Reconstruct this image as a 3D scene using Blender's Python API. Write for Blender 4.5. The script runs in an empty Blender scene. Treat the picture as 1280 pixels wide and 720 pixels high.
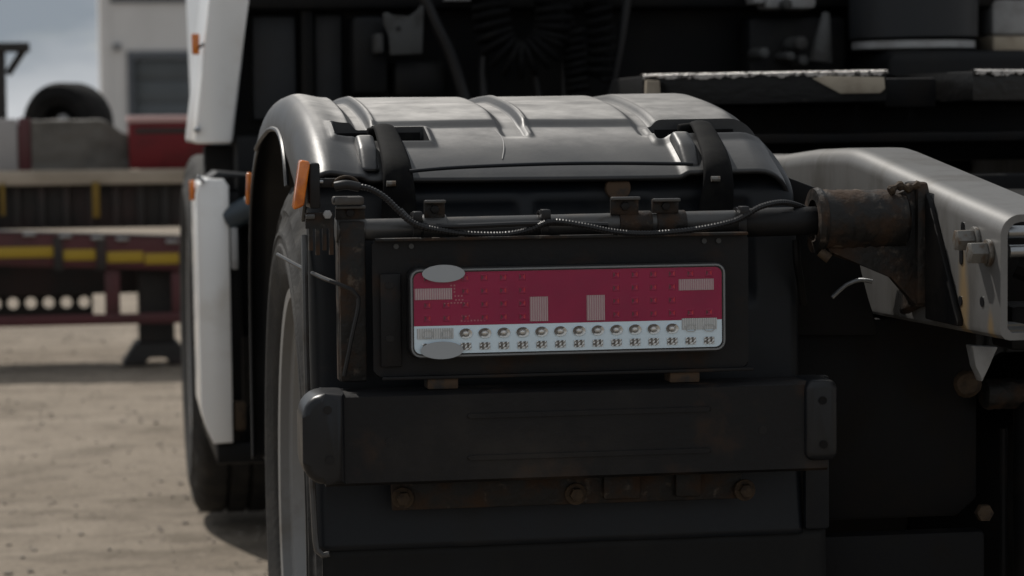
import bpy, bmesh, math, random
from mathutils import Vector, Matrix, noise
R = math.radians
random.seed(7)
SC = bpy.context.scene
COL = SC.collection

# ------------------------------------------------------------------ camera
CAM = Vector((-1.55, -3.25, 1.15)); YAW, PITCH, ROLL, FPX = R(9.35), R(3.77), R(0.6), 3190.0
fw = Vector((math.sin(YAW)*math.cos(PITCH), math.cos(YAW)*math.cos(PITCH), -math.sin(PITCH)))
rt = Vector((math.cos(YAW), -math.sin(YAW), 0)); up0 = rt.cross(fw)
RT = rt*math.cos(ROLL) - up0*math.sin(ROLL); UP = up0*math.cos(ROLL) + rt*math.sin(ROLL)
cd = bpy.data.cameras.new('camera'); cam = bpy.data.objects.new('camera', cd); COL.objects.link(cam)
cam.matrix_world = Matrix(((RT.x, UP.x, -fw.x, CAM.x), (RT.y, UP.y, -fw.y, CAM.y), (RT.z, UP.z, -fw.z, CAM.z), (0, 0, 0, 1)))
cd.sensor_width = 36.0; cd.lens = 36.0*FPX/1280.0
cd.clip_start = 0.05; cd.clip_end = 3000
cd.dof.use_dof = True; cd.dof.focus_distance = 3.42; cd.dof.aperture_fstop = 6.8
SC.camera = cam

# ------------------------------------------------------------------ light
SUN = Vector((0.42, -0.80, -1.0)).normalized()          # the way the light travels
TO = -SUN
elev = math.asin(TO.z); azim = math.atan2(TO.x, TO.y)
w = bpy.data.worlds.new('World'); SC.world = w; w.use_nodes = True
nt = w.node_tree; N = nt.nodes; L = nt.links; N.clear()
out = N.new('ShaderNodeOutputWorld'); bg = N.new('ShaderNodeBackground'); bg.inputs[1].default_value = 0.10
sky = N.new('ShaderNodeTexSky'); sky.sky_type = 'NISHITA'; sky.sun_disc = False
sky.sun_elevation = elev; sky.sun_rotation = azim; sky.altitude = 100; sky.dust_density = 0.4
tc = N.new('ShaderNodeTexCoord'); mp = N.new('ShaderNodeMapping'); mp.inputs['Scale'].default_value = (1.0, 1.0, 3.2)
mp.inputs['Location'].default_value = (4.630, 3.733, 1.385)
nz = N.new('ShaderNodeTexNoise'); nz.inputs['Scale'].default_value = 2.6; nz.inputs['Detail'].default_value = 9; nz.inputs['Roughness'].default_value = 0.55
cr = N.new('ShaderNodeValToRGB'); cr.color_ramp.elements[0].position = 0.22; cr.color_ramp.elements[1].position = 0.46
nz2 = N.new('ShaderNodeTexNoise'); nz2.inputs['Scale'].default_value = 6.0; nz2.inputs['Detail'].default_value = 8
cr2 = N.new('ShaderNodeValToRGB')
cr2.color_ramp.elements[0].position = 0.35; cr2.color_ramp.elements[0].color = (2.9, 3.3, 3.75, 1)
cr2.color_ramp.elements[1].position = 0.68; cr2.color_ramp.elements[1].color = (8.0, 8.1, 8.2, 1)
mx = N.new('ShaderNodeMixRGB')
L.new(tc.outputs['Generated'], mp.inputs['Vector']); L.new(mp.outputs[0], nz.inputs['Vector']); L.new(mp.outputs[0], nz2.inputs['Vector'])
L.new(nz.outputs['Fac'], cr.inputs[0]); L.new(nz2.outputs['Fac'], cr2.inputs[0])
L.new(cr.outputs[0], mx.inputs[0]); L.new(sky.outputs[0], mx.inputs[1]); L.new(cr2.outputs[0], mx.inputs[2])
L.new(mx.outputs[0], bg.inputs[0]); L.new(bg.outputs[0], out.inputs[0])
sd = bpy.data.lights.new('sun', 'SUN'); sd.energy = 4.2; sd.angle = R(0.53); sd.color = (1.0, 0.95, 0.88)
so = bpy.data.objects.new('sun', sd); COL.objects.link(so); so.rotation_euler = SUN.to_track_quat('-Z', 'Y').to_euler(); so.location = (-6, 12, 15)
vs = SC.view_settings; vs.view_transform = 'Standard'; vs.look = 'None'; vs.exposure = -0.15; vs.gamma = 1.0; vs.use_curve_mapping = False
SC.cycles.max_bounces = 8; SC.cycles.transparent_max_bounces = 12; SC.cycles.caustics_reflective = False; SC.cycles.caustics_refractive = False
SC.cycles.sample_clamp_indirect = 4.0

# a photograph pixel (1280 x 720) to the point at depth Y, at side plane X or at height Z
def ray(px, py): return fw*FPX + RT*(px-640) - UP*(py-360)
def PY(px, py, Y): d = ray(px, py); return CAM + d*((Y-CAM.y)/d.y)
def PX(px, py, X): d = ray(px, py); return CAM + d*((X-CAM.x)/d.x)

# ------------------------------------------------------------------ materials
MAT = {}
def mat(name, col, rough=0.5, metal=0.0, col2=None, nscale=8.0, lo=0.45, hi=0.65, rough2=None, bump=0.0, bscale=60.0,
        stretch=(1, 1, 1), coat=0.0, spec=0.5, dust=None, dscale=5.0, dlo=0.5, dhi=0.8, damt=0.5, detail=6.0, metal2=None):
    m = bpy.data.materials.new(name); m.use_nodes = True; MAT[name] = m
    t = m.node_tree; n = t.nodes; l = t.links; b = n['Principled BSDF']
    b.inputs['Base Color'].default_value = (*col, 1); b.inputs['Roughness'].default_value = rough; b.inputs['Metallic'].default_value = metal
    b.inputs['Coat Weight'].default_value = coat; b.inputs['Coat Roughness'].default_value = 0.12
    b.inputs['Specular IOR Level'].default_value = spec
    tc = n.new('ShaderNodeTexCoord'); mp = n.new('ShaderNodeMapping'); mp.inputs['Scale'].default_value = stretch
    l.new(tc.outputs['Object'], mp.inputs['Vector'])
    def ramp(scale, lo, hi, det):
        z = n.new('ShaderNodeTexNoise'); z.inputs['Scale'].default_value = scale; z.inputs['Detail'].default_value = det; z.inputs['Roughness'].default_value = 0.6
        l.new(mp.outputs[0], z.inputs['Vector'])
        r = n.new('ShaderNodeMapRange'); r.interpolation_type = 'SMOOTHSTEP'; r.inputs[1].default_value = lo; r.inputs[2].default_value = hi
        l.new(z.outputs['Fac'], r.inputs[0]); return z, r.outputs[0]
    cur = None
    if col2 is not None:
        z, f = ramp(nscale, lo, hi, detail)
        x = n.new('ShaderNodeMixRGB'); x.inputs[1].default_value = (*col, 1); x.inputs[2].default_value = (*col2, 1); l.new(f, x.inputs[0]); cur = x.outputs[0]
        if rough2 is not None:
            q = n.new('ShaderNodeMapRange'); q.inputs[3].default_value = rough; q.inputs[4].default_value = rough2; l.new(f, q.inputs[0]); l.new(q.outputs[0], b.inputs['Roughness'])
        if metal2 is not None:
            q = n.new('ShaderNodeMapRange'); q.inputs[3].default_value = metal; q.inputs[4].default_value = metal2; l.new(f, q.inputs[0]); l.new(q.outputs[0], b.inputs['Metallic'])
    if dust is not None:
        z, f = ramp(dscale, dlo, dhi, 8.0)
        q = n.new('ShaderNodeMath'); q.operation = 'MULTIPLY'; q.inputs[1].default_value = damt; l.new(f, q.inputs[0])
        x = n.new('ShaderNodeMixRGB'); x.inputs[1].default_value = (*col, 1); x.inputs[2].default_value = (*dust, 1); l.new(q.outputs[0], x.inputs[0])
        if cur is not None: l.new(cur, x.inputs[1])
        cur = x.outputs[0]
    if cur is not None: l.new(cur, b.inputs['Base Color'])
    if bump:
        z = n.new('ShaderNodeTexNoise'); z.inputs['Scale'].default_value = bscale; z.inputs['Detail'].default_value = 6
        l.new(mp.outputs[0], z.inputs['Vector'])
        bp = n.new('ShaderNodeBump'); bp.inputs['Strength'].default_value = bump; bp.inputs['Distance'].default_value = 0.004
        l.new(z.outputs['Fac'], bp.inputs['Height']); l.new(bp.outputs[0], b.inputs['Normal'])
    return m

mat('black_plastic', (0.015, 0.0155, 0.017), 0.44, col2=(0.026, 0.026, 0.026), nscale=7, lo=0.40, hi=0.75, rough2=0.56, bump=0.05, bscale=160, dust=(0.12, 0.11, 0.10), dscale=26, dlo=0.56, dhi=0.85, damt=0.2)
def settled_dust(name, col, lo, hi, amt):
    """dust that has come to rest on the upward faces, with wiped streaks"""
    t = MAT[name].node_tree; n = t.nodes; l = t.links; b = n['Principled BSDF']; prev = b.inputs['Base Color'].links[0].from_socket
    g = n.new('ShaderNodeNewGeometry'); sp = n.new('ShaderNodeSeparateXYZ'); l.new(g.outputs['Normal'], sp.inputs[0])
    r = n.new('ShaderNodeMapRange'); r.interpolation_type = 'SMOOTHSTEP'; r.inputs[1].default_value = lo; r.inputs[2].default_value = hi; l.new(sp.outputs[2], r.inputs[0])
    tc = n.new('ShaderNodeTexCoord'); mp = n.new('ShaderNodeMapping'); mp.inputs['Scale'].default_value = (1, 1.3, 1.3); mp.inputs['Rotation'].default_value = (0, 0, 0.5); l.new(tc.outputs['Object'], mp.inputs[0])
    z = n.new('ShaderNodeTexNoise'); z.inputs['Scale'].default_value = 13; z.inputs['Detail'].default_value = 10; z.inputs['Roughness'].default_value = 0.68; l.new(mp.outputs[0], z.inputs[0])
    q = n.new('ShaderNodeMapRange'); q.inputs[1].default_value = 0.32; q.inputs[2].default_value = 0.68; q.inputs[3].default_value = 0.38*amt; q.inputs[4].default_value = amt; l.new(z.outputs['Fac'], q.inputs[0])
    m0 = n.new('ShaderNodeMath'); m0.operation = 'MULTIPLY'; l.new(r.outputs[0], m0.inputs[0]); l.new(q.outputs[0], m0.inputs[1])
    so_ = n.new('ShaderNodeSeparateXYZ'); l.new(tc.outputs['Object'], so_.inputs[0])          # thinner film towards the frame side
    sx_ = n.new('ShaderNodeMapRange'); sx_.inputs[1].default_value = -1.05; sx_.inputs[2].default_value = -0.62; sx_.inputs[3].default_value = 1.0; sx_.inputs[4].default_value = 0.5; l.new(so_.outputs[0], sx_.inputs[0])
    m = n.new('ShaderNodeMath'); m.operation = 'MULTIPLY'; l.new(m0.outputs[0], m.inputs[0]); l.new(sx_.outputs[0], m.inputs[1])
    x = n.new('ShaderNodeMixRGB'); x.inputs[2].default_value = (*col, 1); l.new(m.outputs[0], x.inputs[0]); l.new(prev, x.inputs[1]); l.new(x.outputs[0], b.inputs['Base Color'])
    pr = b.inputs['Roughness'].links[0].from_socket; y = n.new('ShaderNodeMixRGB'); y.inputs[2].default_value = (0.72, 0.72, 0.72, 1); l.new(m.outputs[0], y.inputs[0]); l.new(pr, y.inputs[1]); l.new(y.outputs[0], b.inputs['Roughness'])
settled_dust('black_plastic', (0.50, 0.48, 0.455), 0.905, 0.99, 0.95)
mat('panel_plastic', (0.007, 0.009, 0.012), 0.42, col2=(0.012, 0.013, 0.0145), nscale=6, rough2=0.55, bump=0.05, bscale=120, dust=(0.07, 0.06, 0.05), dscale=9, dlo=0.58, dhi=0.9, damt=0.25, spec=0.22)
mat('cap_plastic', (0.007, 0.008, 0.010), 0.36, col2=(0.011, 0.011, 0.012), nscale=12, rough2=0.45, bump=0.03, bscale=150, spec=0.32)
mat('flap_rubber', (0.006, 0.0065, 0.007), 0.6, col2=(0.017, 0.015, 0.013), nscale=9, lo=0.52, hi=0.85, bump=0.08, bscale=70, stretch=(1, 1, 0.35), spec=0.2)
mat('strap_rubber', (0.005, 0.005, 0.0055), 0.8, col2=(0.009, 0.009, 0.0085), nscale=30, bump=0.06, bscale=200, spec=0.08)
mat('black_steel', (0.007, 0.007, 0.0078), 0.5, col2=(0.034, 0.021, 0.014), nscale=11, lo=0.52, hi=0.74, rough2=0.8, bump=0.12, bscale=110, dust=(0.060, 0.050, 0.040), dscale=3.5, dlo=0.5, dhi=0.8, damt=0.35, spec=0.22)
mat('rusty_steel', (0.010, 0.0095, 0.009), 0.5, col2=(0.038, 0.022, 0.013), nscale=22, lo=0.42, hi=0.66, rough2=0.85, bump=0.4, bscale=130, dust=(0.17, 0.14, 0.11), dscale=60, dlo=0.58, dhi=0.75, damt=0.4, spec=0.25)
mat('rust_bolt', (0.055, 0.038, 0.024), 0.75, spec=0.2, col2=(0.028, 0.020, 0.015), nscale=60, bump=0.3, bscale=220)
mat('grey_tube', (0.050, 0.049, 0.048), 0.36, col2=(0.035, 0.027, 0.021), nscale=24, lo=0.48, hi=0.7, rough2=0.6, bump=0.08, bscale=140, spec=0.5)
mat('conduit', (0.010, 0.010, 0.011), 0.42, spec=0.3)
mat('chassis_black', (0.0045, 0.0045, 0.005), 0.6, col2=(0.010, 0.0085, 0.0075), nscale=9, rough2=0.8, bump=0.15, bscale=80, spec=0.15)
mat('rubber', (0.014, 0.0135, 0.013), 0.8, col2=(0.032, 0.029, 0.025), nscale=12, lo=0.42, hi=0.75, bump=0.3, bscale=90, spec=0.3)
mat('rim_paint', (0.20, 0.20, 0.198), 0.45, col2=(0.13, 0.115, 0.10), nscale=9, lo=0.5, hi=0.8, bump=0.05, bscale=120)
mat('white_paint', (0.80, 0.80, 0.79), 0.28, col2=(0.56, 0.52, 0.46), nscale=4.5, lo=0.48, hi=0.85, coat=0.4, bump=0.02, bscale=30)
mat('cab_grey', (0.026, 0.028, 0.031), 0.5, spec=0.2, col2=(0.022, 0.0215, 0.0215), nscale=4, bump=0.03)
mat('cab_black', (0.006, 0.0065, 0.0075), 0.5, col2=(0.010, 0.0098, 0.0095), nscale=6, bump=0.08, bscale=40, spec=0.15)
mat('pale_metal', (0.30, 0.305, 0.31), 0.5, col2=(0.22, 0.22, 0.22), nscale=14, bump=0.05)
mat('beige_dirt', (0.36, 0.31, 0.24), 0.8, col2=(0.24, 0.20, 0.15), nscale=10)
mat('grease_plate', (0.007, 0.0068, 0.0068), 0.4, spec=0.2, col2=(0.14, 0.12, 0.10), nscale=7, lo=0.66, hi=0.72, rough2=0.6, bump=0.35, bscale=55, stretch=(0.5, 1, 1.4), detail=8)
mat('grease', (0.46, 0.43, 0.40), 0.22, col2=(0.05, 0.045, 0.04), nscale=70, lo=0.5, hi=0.62, bump=1.0, bscale=160)
mat('amber', (0.62, 0.17, 0.015), 0.18, col2=(0.42, 0.10, 0.01), nscale=40, coat=0.5)
mat('lamp_black', (0.012, 0.012, 0.013), 0.3, spec=0.2)
mat('lamp_rim', (0.16, 0.17, 0.18), 0.25)
mat('lamp_red', (0.30, 0.0012, 0.054), 0.35, spec=0.2, col2=(0.24, 0.002, 0.050), nscale=12, lo=0.4, hi=0.7)
mat('led_red', (0.46, 0.003, 0.030), 0.25)
mat('led_deep', (0.10, 0.002, 0.022), 0.3)
mat('lamp_purple', (0.15, 0.003, 0.050), 0.25, spec=0.3)
mat('lamp_clear', (0.66, 0.80, 0.90), 0.35)
mat('led_silver', (0.60, 0.60, 0.58), 0.25, metal=0.6)
mat('led_dark', (0.13, 0.12, 0.11), 0.4)
mat('reflector_rib', (0.48, 0.39, 0.40), 0.35)
mat('reflector_groove', (0.36, 0.20, 0.23), 0.4)
mat('clear_rib', (0.60, 0.62, 0.63), 0.35)
mat('clear_groove', (0.40, 0.42, 0.43), 0.4)
mat('print_pink', (0.42, 0.14, 0.17), 0.5)
mat('print_grey', (0.34, 0.33, 0.32), 0.7)
mat('oval_grey', (0.33, 0.35, 0.37), 0.8, spec=0.2)
mat('copper_dirt', (0.075, 0.045, 0.025), 0.85, col2=(0.03, 0.027, 0.025), nscale=40)
mat('bolt_steel', (0.13, 0.125, 0.115), 0.45, metal=0.3, col2=(0.085, 0.060, 0.040), nscale=60, bump=0.2, bscale=200)
mat('dull_metal', (0.062, 0.064, 0.064), 0.55, col2=(0.035, 0.034, 0.033), nscale=14, spec=0.25)
mat('chrome', (0.30, 0.31, 0.32), 0.3, metal=0.9)
mat('blue_plastic', (0.02, 0.035, 0.05), 0.4)
# background
mat('tyre_black', (0.010, 0.010, 0.010), 0.85, col2=(0.018, 0.017, 0.016), nscale=8, spec=0.12)
mat('trailer_dark', (0.018, 0.016, 0.015), 0.7, col2=(0.035, 0.020, 0.018), nscale=3, bump=0.1, bscale=20)
mat('trailer_red', (0.075, 0.014, 0.018), 0.55, col2=(0.045, 0.014, 0.014), nscale=4, lo=0.4, hi=0.7, bump=0.06, bscale=20)
mat('tape_yellow', (0.36, 0.24, 0.012), 0.5)
mat('strap_yellow', (0.17, 0.105, 0.012), 0.8)
mat('wood_deck', (0.36, 0.31, 0.25), 0.8, col2=(0.27, 0.23, 0.18), nscale=6, stretch=(0.4, 4, 1), bump=0.2, bscale=20)
mat('tarp_grey', (0.105, 0.098, 0.088), 0.75, col2=(0.07, 0.066, 0.06), nscale=3, bump=0.3, bscale=8)
mat('sheet_pale', (0.30, 0.29, 0.29), 0.7)
mat('box_red', (0.13, 0.010, 0.014), 0.5, spec=0.25, col2=(0.09, 0.010, 0.012), nscale=5)
mat('lid_pink', (0.50, 0.33, 0.32), 0.6)
mat('wall_grey', (0.58, 0.575, 0.57), 0.7, col2=(0.54, 0.535, 0.53), nscale=0.6, bump=0.03, bscale=4)
mat('fascia_dark', (0.075, 0.085, 0.10), 0.5)
mat('door_slate', (0.075, 0.088, 0.098), 0.5, col2=(0.066, 0.077, 0.085), nscale=1.2)

def lamp_glass():
    m = bpy.data.materials.new('clear_cover'); m.use_nodes = True; MAT['clear_cover'] = m
    t = m.node_tree; n = t.nodes; l = t.links; n.clear()
    o = n.new('ShaderNodeOutputMaterial'); tr = n.new('ShaderNodeBsdfTransparent'); g = n.new('ShaderNodeBsdfGlossy'); g.inputs['Roughness'].default_value = 0.05; g.inputs['Color'].default_value = (0.8, 0.85, 0.95, 1)
    mixn = n.new('ShaderNodeMixShader'); lw = n.new('ShaderNodeLayerWeight'); pw = n.new('ShaderNodeMath'); pw.operation = 'POWER'; pw.inputs[1].default_value = 5.0; fr = n.new('ShaderNodeMapRange'); fr.inputs[3].default_value = 0.02; fr.inputs[4].default_value = 0.9; l.new(lw.outputs['Facing'], pw.inputs[0]); l.new(pw.outputs[0], fr.inputs[0])
    l.new(fr.outputs[0], mixn.inputs[0]); l.new(tr.outputs[0], mixn.inputs[1]); l.new(g.outputs[0], mixn.inputs[2]); l.new(mixn.outputs[0], o.inputs[0])
lamp_glass()

def rail_mat():
    m = mat('rail_paint', (0.142, 0.140, 0.137), 0.42, metal=0.25, coat=0.35, spec=0.35, col2=(0.082, 0.078, 0.072), nscale=9, stretch=(1, 1.2, 0.5), lo=0.42, hi=0.68, rough2=0.50, bump=0.05, bscale=170, dust=(0.20, 0.185, 0.165), dscale=40, dlo=0.55, dhi=0.8, damt=0.25)
    t = m.node_tree; n = t.nodes; l = t.links; b = n['Principled BSDF']
    b.inputs['Coat Roughness'].default_value = 0.42
    prev = b.inputs['Base Color'].links[0].from_socket
    tc = n.new('ShaderNodeTexCoord'); sp = n.new('ShaderNodeSeparateXYZ'); l.new(tc.outputs['Object'], sp.inputs[0])
    nzz = n.new('ShaderNodeTexNoise'); nzz.inputs['Scale'].default_value = 26; nzz.inputs['Detail'].default_value = 8
    mpp = n.new('ShaderNodeMapping'); mpp.inputs['Scale'].default_value = (1, 1, 0.35); l.new(tc.outputs['Object'], mpp.inputs[0]); l.new(mpp.outputs[0], nzz.inputs[0])
    def M(op, a, b_=None, cl=False):
        q = n.new('ShaderNodeMath'); q.operation = op; q.use_clamp = cl
        for i, v in enumerate((a, b_)):
            if v is None: continue
            if isinstance(v, (int, float)): q.inputs[i].default_value = v
            else: l.new(v, q.inputs[i])
        return q.outputs[0]
    tot = None
    for y0, z1, wid in ((-0.128, 1.02, 0.034), (-0.225, 0.95, 0.026)):       # two rust runs below bolt holes
        dy = M('ABSOLUTE', M('SUBTRACT', sp.outputs[1], y0))
        a = M('SUBTRACT', 1.0, M('DIVIDE', dy, wid), True)
        c = M('MULTIPLY', M('SUBTRACT', z1, sp.outputs[2]), 16.0, True)
        e = M('MULTIPLY', a, c)
        tot = e if tot is None else M('MAXIMUM', tot, e)
    f = M('MULTIPLY', M('SUBTRACT', M('ADD', tot, nzz.outputs['Fac']), 0.92), 2.2, True)
    x = n.new('ShaderNodeMixRGB'); x.inputs[2].default_value = (0.23, 0.165, 0.09, 1); l.new(f, x.inputs[0]); l.new(prev, x.inputs[1]); l.new(x.outputs[0], b.inputs['Base Color'])
rail_mat()

def ground_mat():
    m = mat('dirt', (0.33, 0.28, 0.225), 0.95, col2=(0.245, 0.205, 0.16), nscale=0.9, lo=0.35, hi=0.7, dust=(0.19, 0.16, 0.125), dscale=5, dlo=0.46, dhi=0.66, damt=0.85, detail=9, spec=0.2, stretch=(0.7, 1.2, 1))
    t = m.node_tree; n = t.nodes; l = t.links; b = n['Principled BSDF']; prev = b.inputs['Base Color'].links[0].from_socket
    tc = n.new('ShaderNodeTexCoord')
    v = n.new('ShaderNodeTexNoise'); v.inputs['Scale'].default_value = 55; v.inputs['Detail'].default_value = 8; v.inputs['Roughness'].default_value = 0.75; l.new(tc.outputs['Object'], v.inputs[0])
    r = n.new('ShaderNodeMapRange'); r.inputs[1].default_value = 0.3; r.inputs[2].default_value = 0.7; r.inputs[3].default_value = 0.62; r.inputs[4].default_value = 1.22; l.new(v.outputs['Fac'], r.inputs[0])
    x = n.new('ShaderNodeMixRGB'); x.blend_type = 'MULTIPLY'; x.inputs[0].default_value = 1; l.new(prev, x.inputs[1]); l.new(r.outputs[0], x.inputs[2]); l.new(x.outputs[0], b.inputs['Base Color'])
    bp = n.new('ShaderNodeBump'); bp.inputs['Strength'].default_value = 0.7; bp.inputs['Distance'].default_value = 0.02
    l.new(v.outputs['Fac'], bp.inputs['Height']); l.new(bp.outputs[0], b.inputs['Normal'])
ground_mat()
mat('stone', (0.27, 0.235, 0.195), 0.9, col2=(0.17, 0.145, 0.12), nscale=6)

# ------------------------------------------------------------------ mesh helpers
def finish(name, bm, m, parent=None, smooth=35, mats=None):
    me = bpy.data.meshes.new(name)
    bmesh.ops.recalc_face_normals(bm, faces=bm.faces[:])
    bm.to_mesh(me); bm.free()
    for k in (mats or [m]): me.materials.append(MAT[k])
    if smooth:
        me.shade_smooth(); me.set_sharp_from_angle(angle=R(smooth))
    o = bpy.data.objects.new(name, me); COL.objects.link(o); o.parent = parent
    return o
def bevel(bm, r, seg=2, edges=None):
    if r > 0: bmesh.ops.bevel(bm, geom=edges or bm.edges[:], offset=r, segments=seg, affect='EDGES', profile=0.5, clamp_overlap=True)
def box(x0, x1, y0, y1, z0, z1, b=0.0, seg=2):
    bm = bmesh.new(); bmesh.ops.create_cube(bm, size=1)
    for v in bm.verts: v.co = Vector(((x0+x1)/2 + v.co.x*(x1-x0), (y0+y1)/2 + v.co.y*(y1-y0), (z0+z1)/2 + v.co.z*(z1-z0)))
    bevel(bm, b, seg); return bm
def frame(d):
    d = d.normalized(); a = Vector((0, 0, 1)) if abs(d.z) < 0.9 else Vector((1, 0, 0)); u = d.cross(a).normalized(); return u, d.cross(u).normalized()
def cyl(p0, p1, r0, r1=None, seg=20, b=0.0):
    p0, p1 = Vector(p0), Vector(p1); r1 = r0 if r1 is None else r1; u, v = frame(p1-p0); bm = bmesh.new()
    A = [bm.verts.new(p0 + (u*math.cos(2*math.pi*i/seg) + v*math.sin(2*math.pi*i/seg))*r0) for i in range(seg)]
    B = [bm.verts.new(p1 + (u*math.cos(2*math.pi*i/seg) + v*math.sin(2*math.pi*i/seg))*r1) for i in range(seg)]
    for i in range(seg): bm.faces.new((A[i], A[(i+1) % seg], B[(i+1) % seg], B[i]))
    fa = bm.faces.new(A); fb = bm.faces.new(B)
    if b: bevel(bm, b, 2, list(set(fa.edges[:] + fb.edges[:])))
    return bm
def prism(poly, axis, a0, a1, b=0.0, seg=2, caps_only=False):
    """poly in the two other axes (order x,y,z without axis)"""
    bm = bmesh.new()
    def P(q, a):
        q = list(q); q.insert(axis, a); return Vector(q)
    A = [bm.verts.new(P(q, a0)) for q in poly]; B = [bm.verts.new(P(q, a1)) for q in poly]; n = len(poly)
    for i in range(n): bm.faces.new((A[i], A[(i+1) % n], B[(i+1) % n], B[i]))
    fa = bm.faces.new(A); fb = bm.faces.new(B)
    if b: bevel(bm, b, seg, list(set(fa.edges[:] + fb.edges[:])) if caps_only else None)
    return bm
def rrect(x0, x1, z0, z1, r, n=5):
    out = []
    for cx, cz, a0 in ((x1-r, z1-r, 0), (x0+r, z1-r, 90), (x0+r, z0+r, 180), (x1-r, z0+r, 270)):
        for i in range(n+1):
            a = R(a0 + 90*i/n); out.append((cx + r*math.cos(a), cz + r*math.sin(a)))
    return out
def spline(pts, step):
    pts = [Vector(p) for p in pts]; P = [pts[0]*2-pts[1]] + pts + [pts[-1]*2-pts[-2]]; o = []
    for i in range(1, len(P)-2):
        a, b, c, d = P[i-1], P[i], P[i+1], P[i+2]; k = max(2, int((c-b).length/step))
        for j in range(k):
            t = j/k; o.append(0.5*((2*b) + (c-a)*t + (2*a-5*b+4*c-d)*t*t + (3*b-a-3*c+d)*t**3))
    o.append(pts[-1]); return o
def sweep(path, rad, seg=8):
    bm = bmesh.new(); rings = []; u = None
    for i, p in enumerate(path):
        d = (path[min(i+1, len(path)-1)] - path[max(i-1, 0)]).normalized()
        if u is None: u, v = frame(d)
        else:
            u = (u - d*u.dot(d)).normalized(); v = d.cross(u)
        r = rad(i) if callable(rad) else rad
        rings.append([bm.verts.new(p + (u*math.cos(2*math.pi*k/seg) + v*math.sin(2*math.pi*k/seg))*r) for k in range(seg)])
    for a, b in zip(rings, rings[1:]):
        for k in range(seg): bm.faces.new((a[k], a[(k+1) % seg], b[(k+1) % seg], b[k]))
    bm.faces.new(rings[0]); bm.faces.new(rings[-1]); return bm
def tube(pts, r, seg=8, step=0.01, smooth=True): return sweep(spline(pts, step) if smooth else [Vector(p) for p in pts], r, seg)
def lathe(prof, seg=48, closed=True):
    """prof of (axial x, radius) turned about the X axis"""
    bm = bmesh.new(); rings = [[bm.verts.new((a, r*math.cos(2*math.pi*k/seg), r*math.sin(2*math.pi*k/seg))) for k in range(seg)] for a, r in prof]
    n = len(rings)
    for i in range(n if closed else n-1):
        a, b = rings[i], rings[(i+1) % n]
        for k in range(seg): bm.faces.new((a[k], a[(k+1) % seg], b[(k+1) % seg], b[k]))
    if not closed: bm.faces.new(rings[0]); bm.faces.new(rings[-1])
    return bm
def hexbolt(p, d, r, h):
    return cyl(p, Vector(p) + Vector(d)*h, r, r*0.97, 6, r*0.12)
def thing(name, label, cat, loc=(0, 0, 0), group=None, rz=0):
    o = bpy.data.objects.new(name, None); COL.objects.link(o); o.location = loc; o.rotation_euler.z = rz; o['label'] = label; o['category'] = cat
    if group: o['group'] = group
    return o
def empty(name, parent, loc=(0, 0, 0)):
    o = bpy.data.objects.new(name, None); COL.objects.link(o); o.parent = parent; o.location = loc; return o
def tag(o, label, cat, group=None):
    o['label'] = label; o['category'] = cat
    if group: o['group'] = group
    return o
def sstep(a, b, x):
    t = max(0.0, min(1.0, (x-a)/(b-a))) if a != b else float(x > a); return t*t*(3-2*t)

# ------------------------------------------------------------------ ground
def ground():
    bm = bmesh.new()
    def h(x, y):
        v = 0.03*noise.noise(Vector((x*0.25, y*0.25, 3.1))) + 0.014*noise.noise(Vector((x*0.9, y*1.6, 7.7))) + 0.006*noise.noise(Vector((x*4, y*5, 1.7)))
        for k, yy in enumerate((4.9, 5.3, 5.8, 6.2, 6.7, 7.2, 7.7)):                      # wheel tracks across the yard
            d = y - yy - 0.10*math.sin(x*0.7 + k) - 0.03*x*(-1)**k
            v += 0.012*math.exp(-(d/0.09)**2)*(-1 if k % 2 else 1)
        return v - 0.012
    xs = [-900, -300, -90, -30, -14] + [-9 + 0.1*i for i in range(0, 131)] + [7, 14, 30, 90, 300, 900]
    ys = [-300, -90, -30, -12, -6] + [-4 + 0.1*i for i in range(0, 221)] + [20, 24, 30, 45, 70, 150, 400, 1200]
    V = []
    for y in ys:
        row = []
        for x in xs:
            near = 1.0 if (-9 < x < 4 and -4 < y < 18) else 0.0
            row.append(bm.verts.new((x, y, h(x, y)*near if near else -0.012)))
        V.append(row)
    for j in range(len(ys)-1):
        for i in range(len(xs)-1): bm.faces.new((V[j][i], V[j][i+1], V[j+1][i+1], V[j+1][i]))
    o = finish('ground', bm, 'dirt', smooth=80); o['kind'] = 'structure'
    # loose stones
    bm = bmesh.new()
    for k in range(3200):
        x = random.uniform(-3.0, 0.6); y = random.uniform(2.2, 11.5); s = random.choice((0.003, 0.0035, 0.004, 0.005, 0.006, 0.009))*random.uniform(0.7, 1.3)
        if random.random() < 0.006: s *= 2.2
        c = Vector((x, y, h(x, y) + s*0.25)); r0 = bmesh.ops.create_icosphere(bm, subdivisions=1, radius=1.0)
        q = Matrix.Rotation(random.uniform(0, 6), 3, 'Z')
        for v in r0['verts']:
            p = Vector((v.co.x*s*random.uniform(0.8, 1.5), v.co.y*s*random.uniform(0.8, 1.3), v.co.z*s*random.uniform(0.5, 0.8))); v.co = c + q @ p
    o = finish('loose_stones', bm, 'stone', smooth=0); o['kind'] = 'stuff'; o['label'] = 'small loose stones scattered over the dirt yard'; o['category'] = 'stones'
    return h
GH = ground()

# ------------------------------------------------------------------ the truck
T = thing('tractor_truck', 'white tractor truck seen from behind with black mudguard and red tail lamp', 'truck')
WC = Vector((-1.258, 0.75, 0.53))

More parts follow.
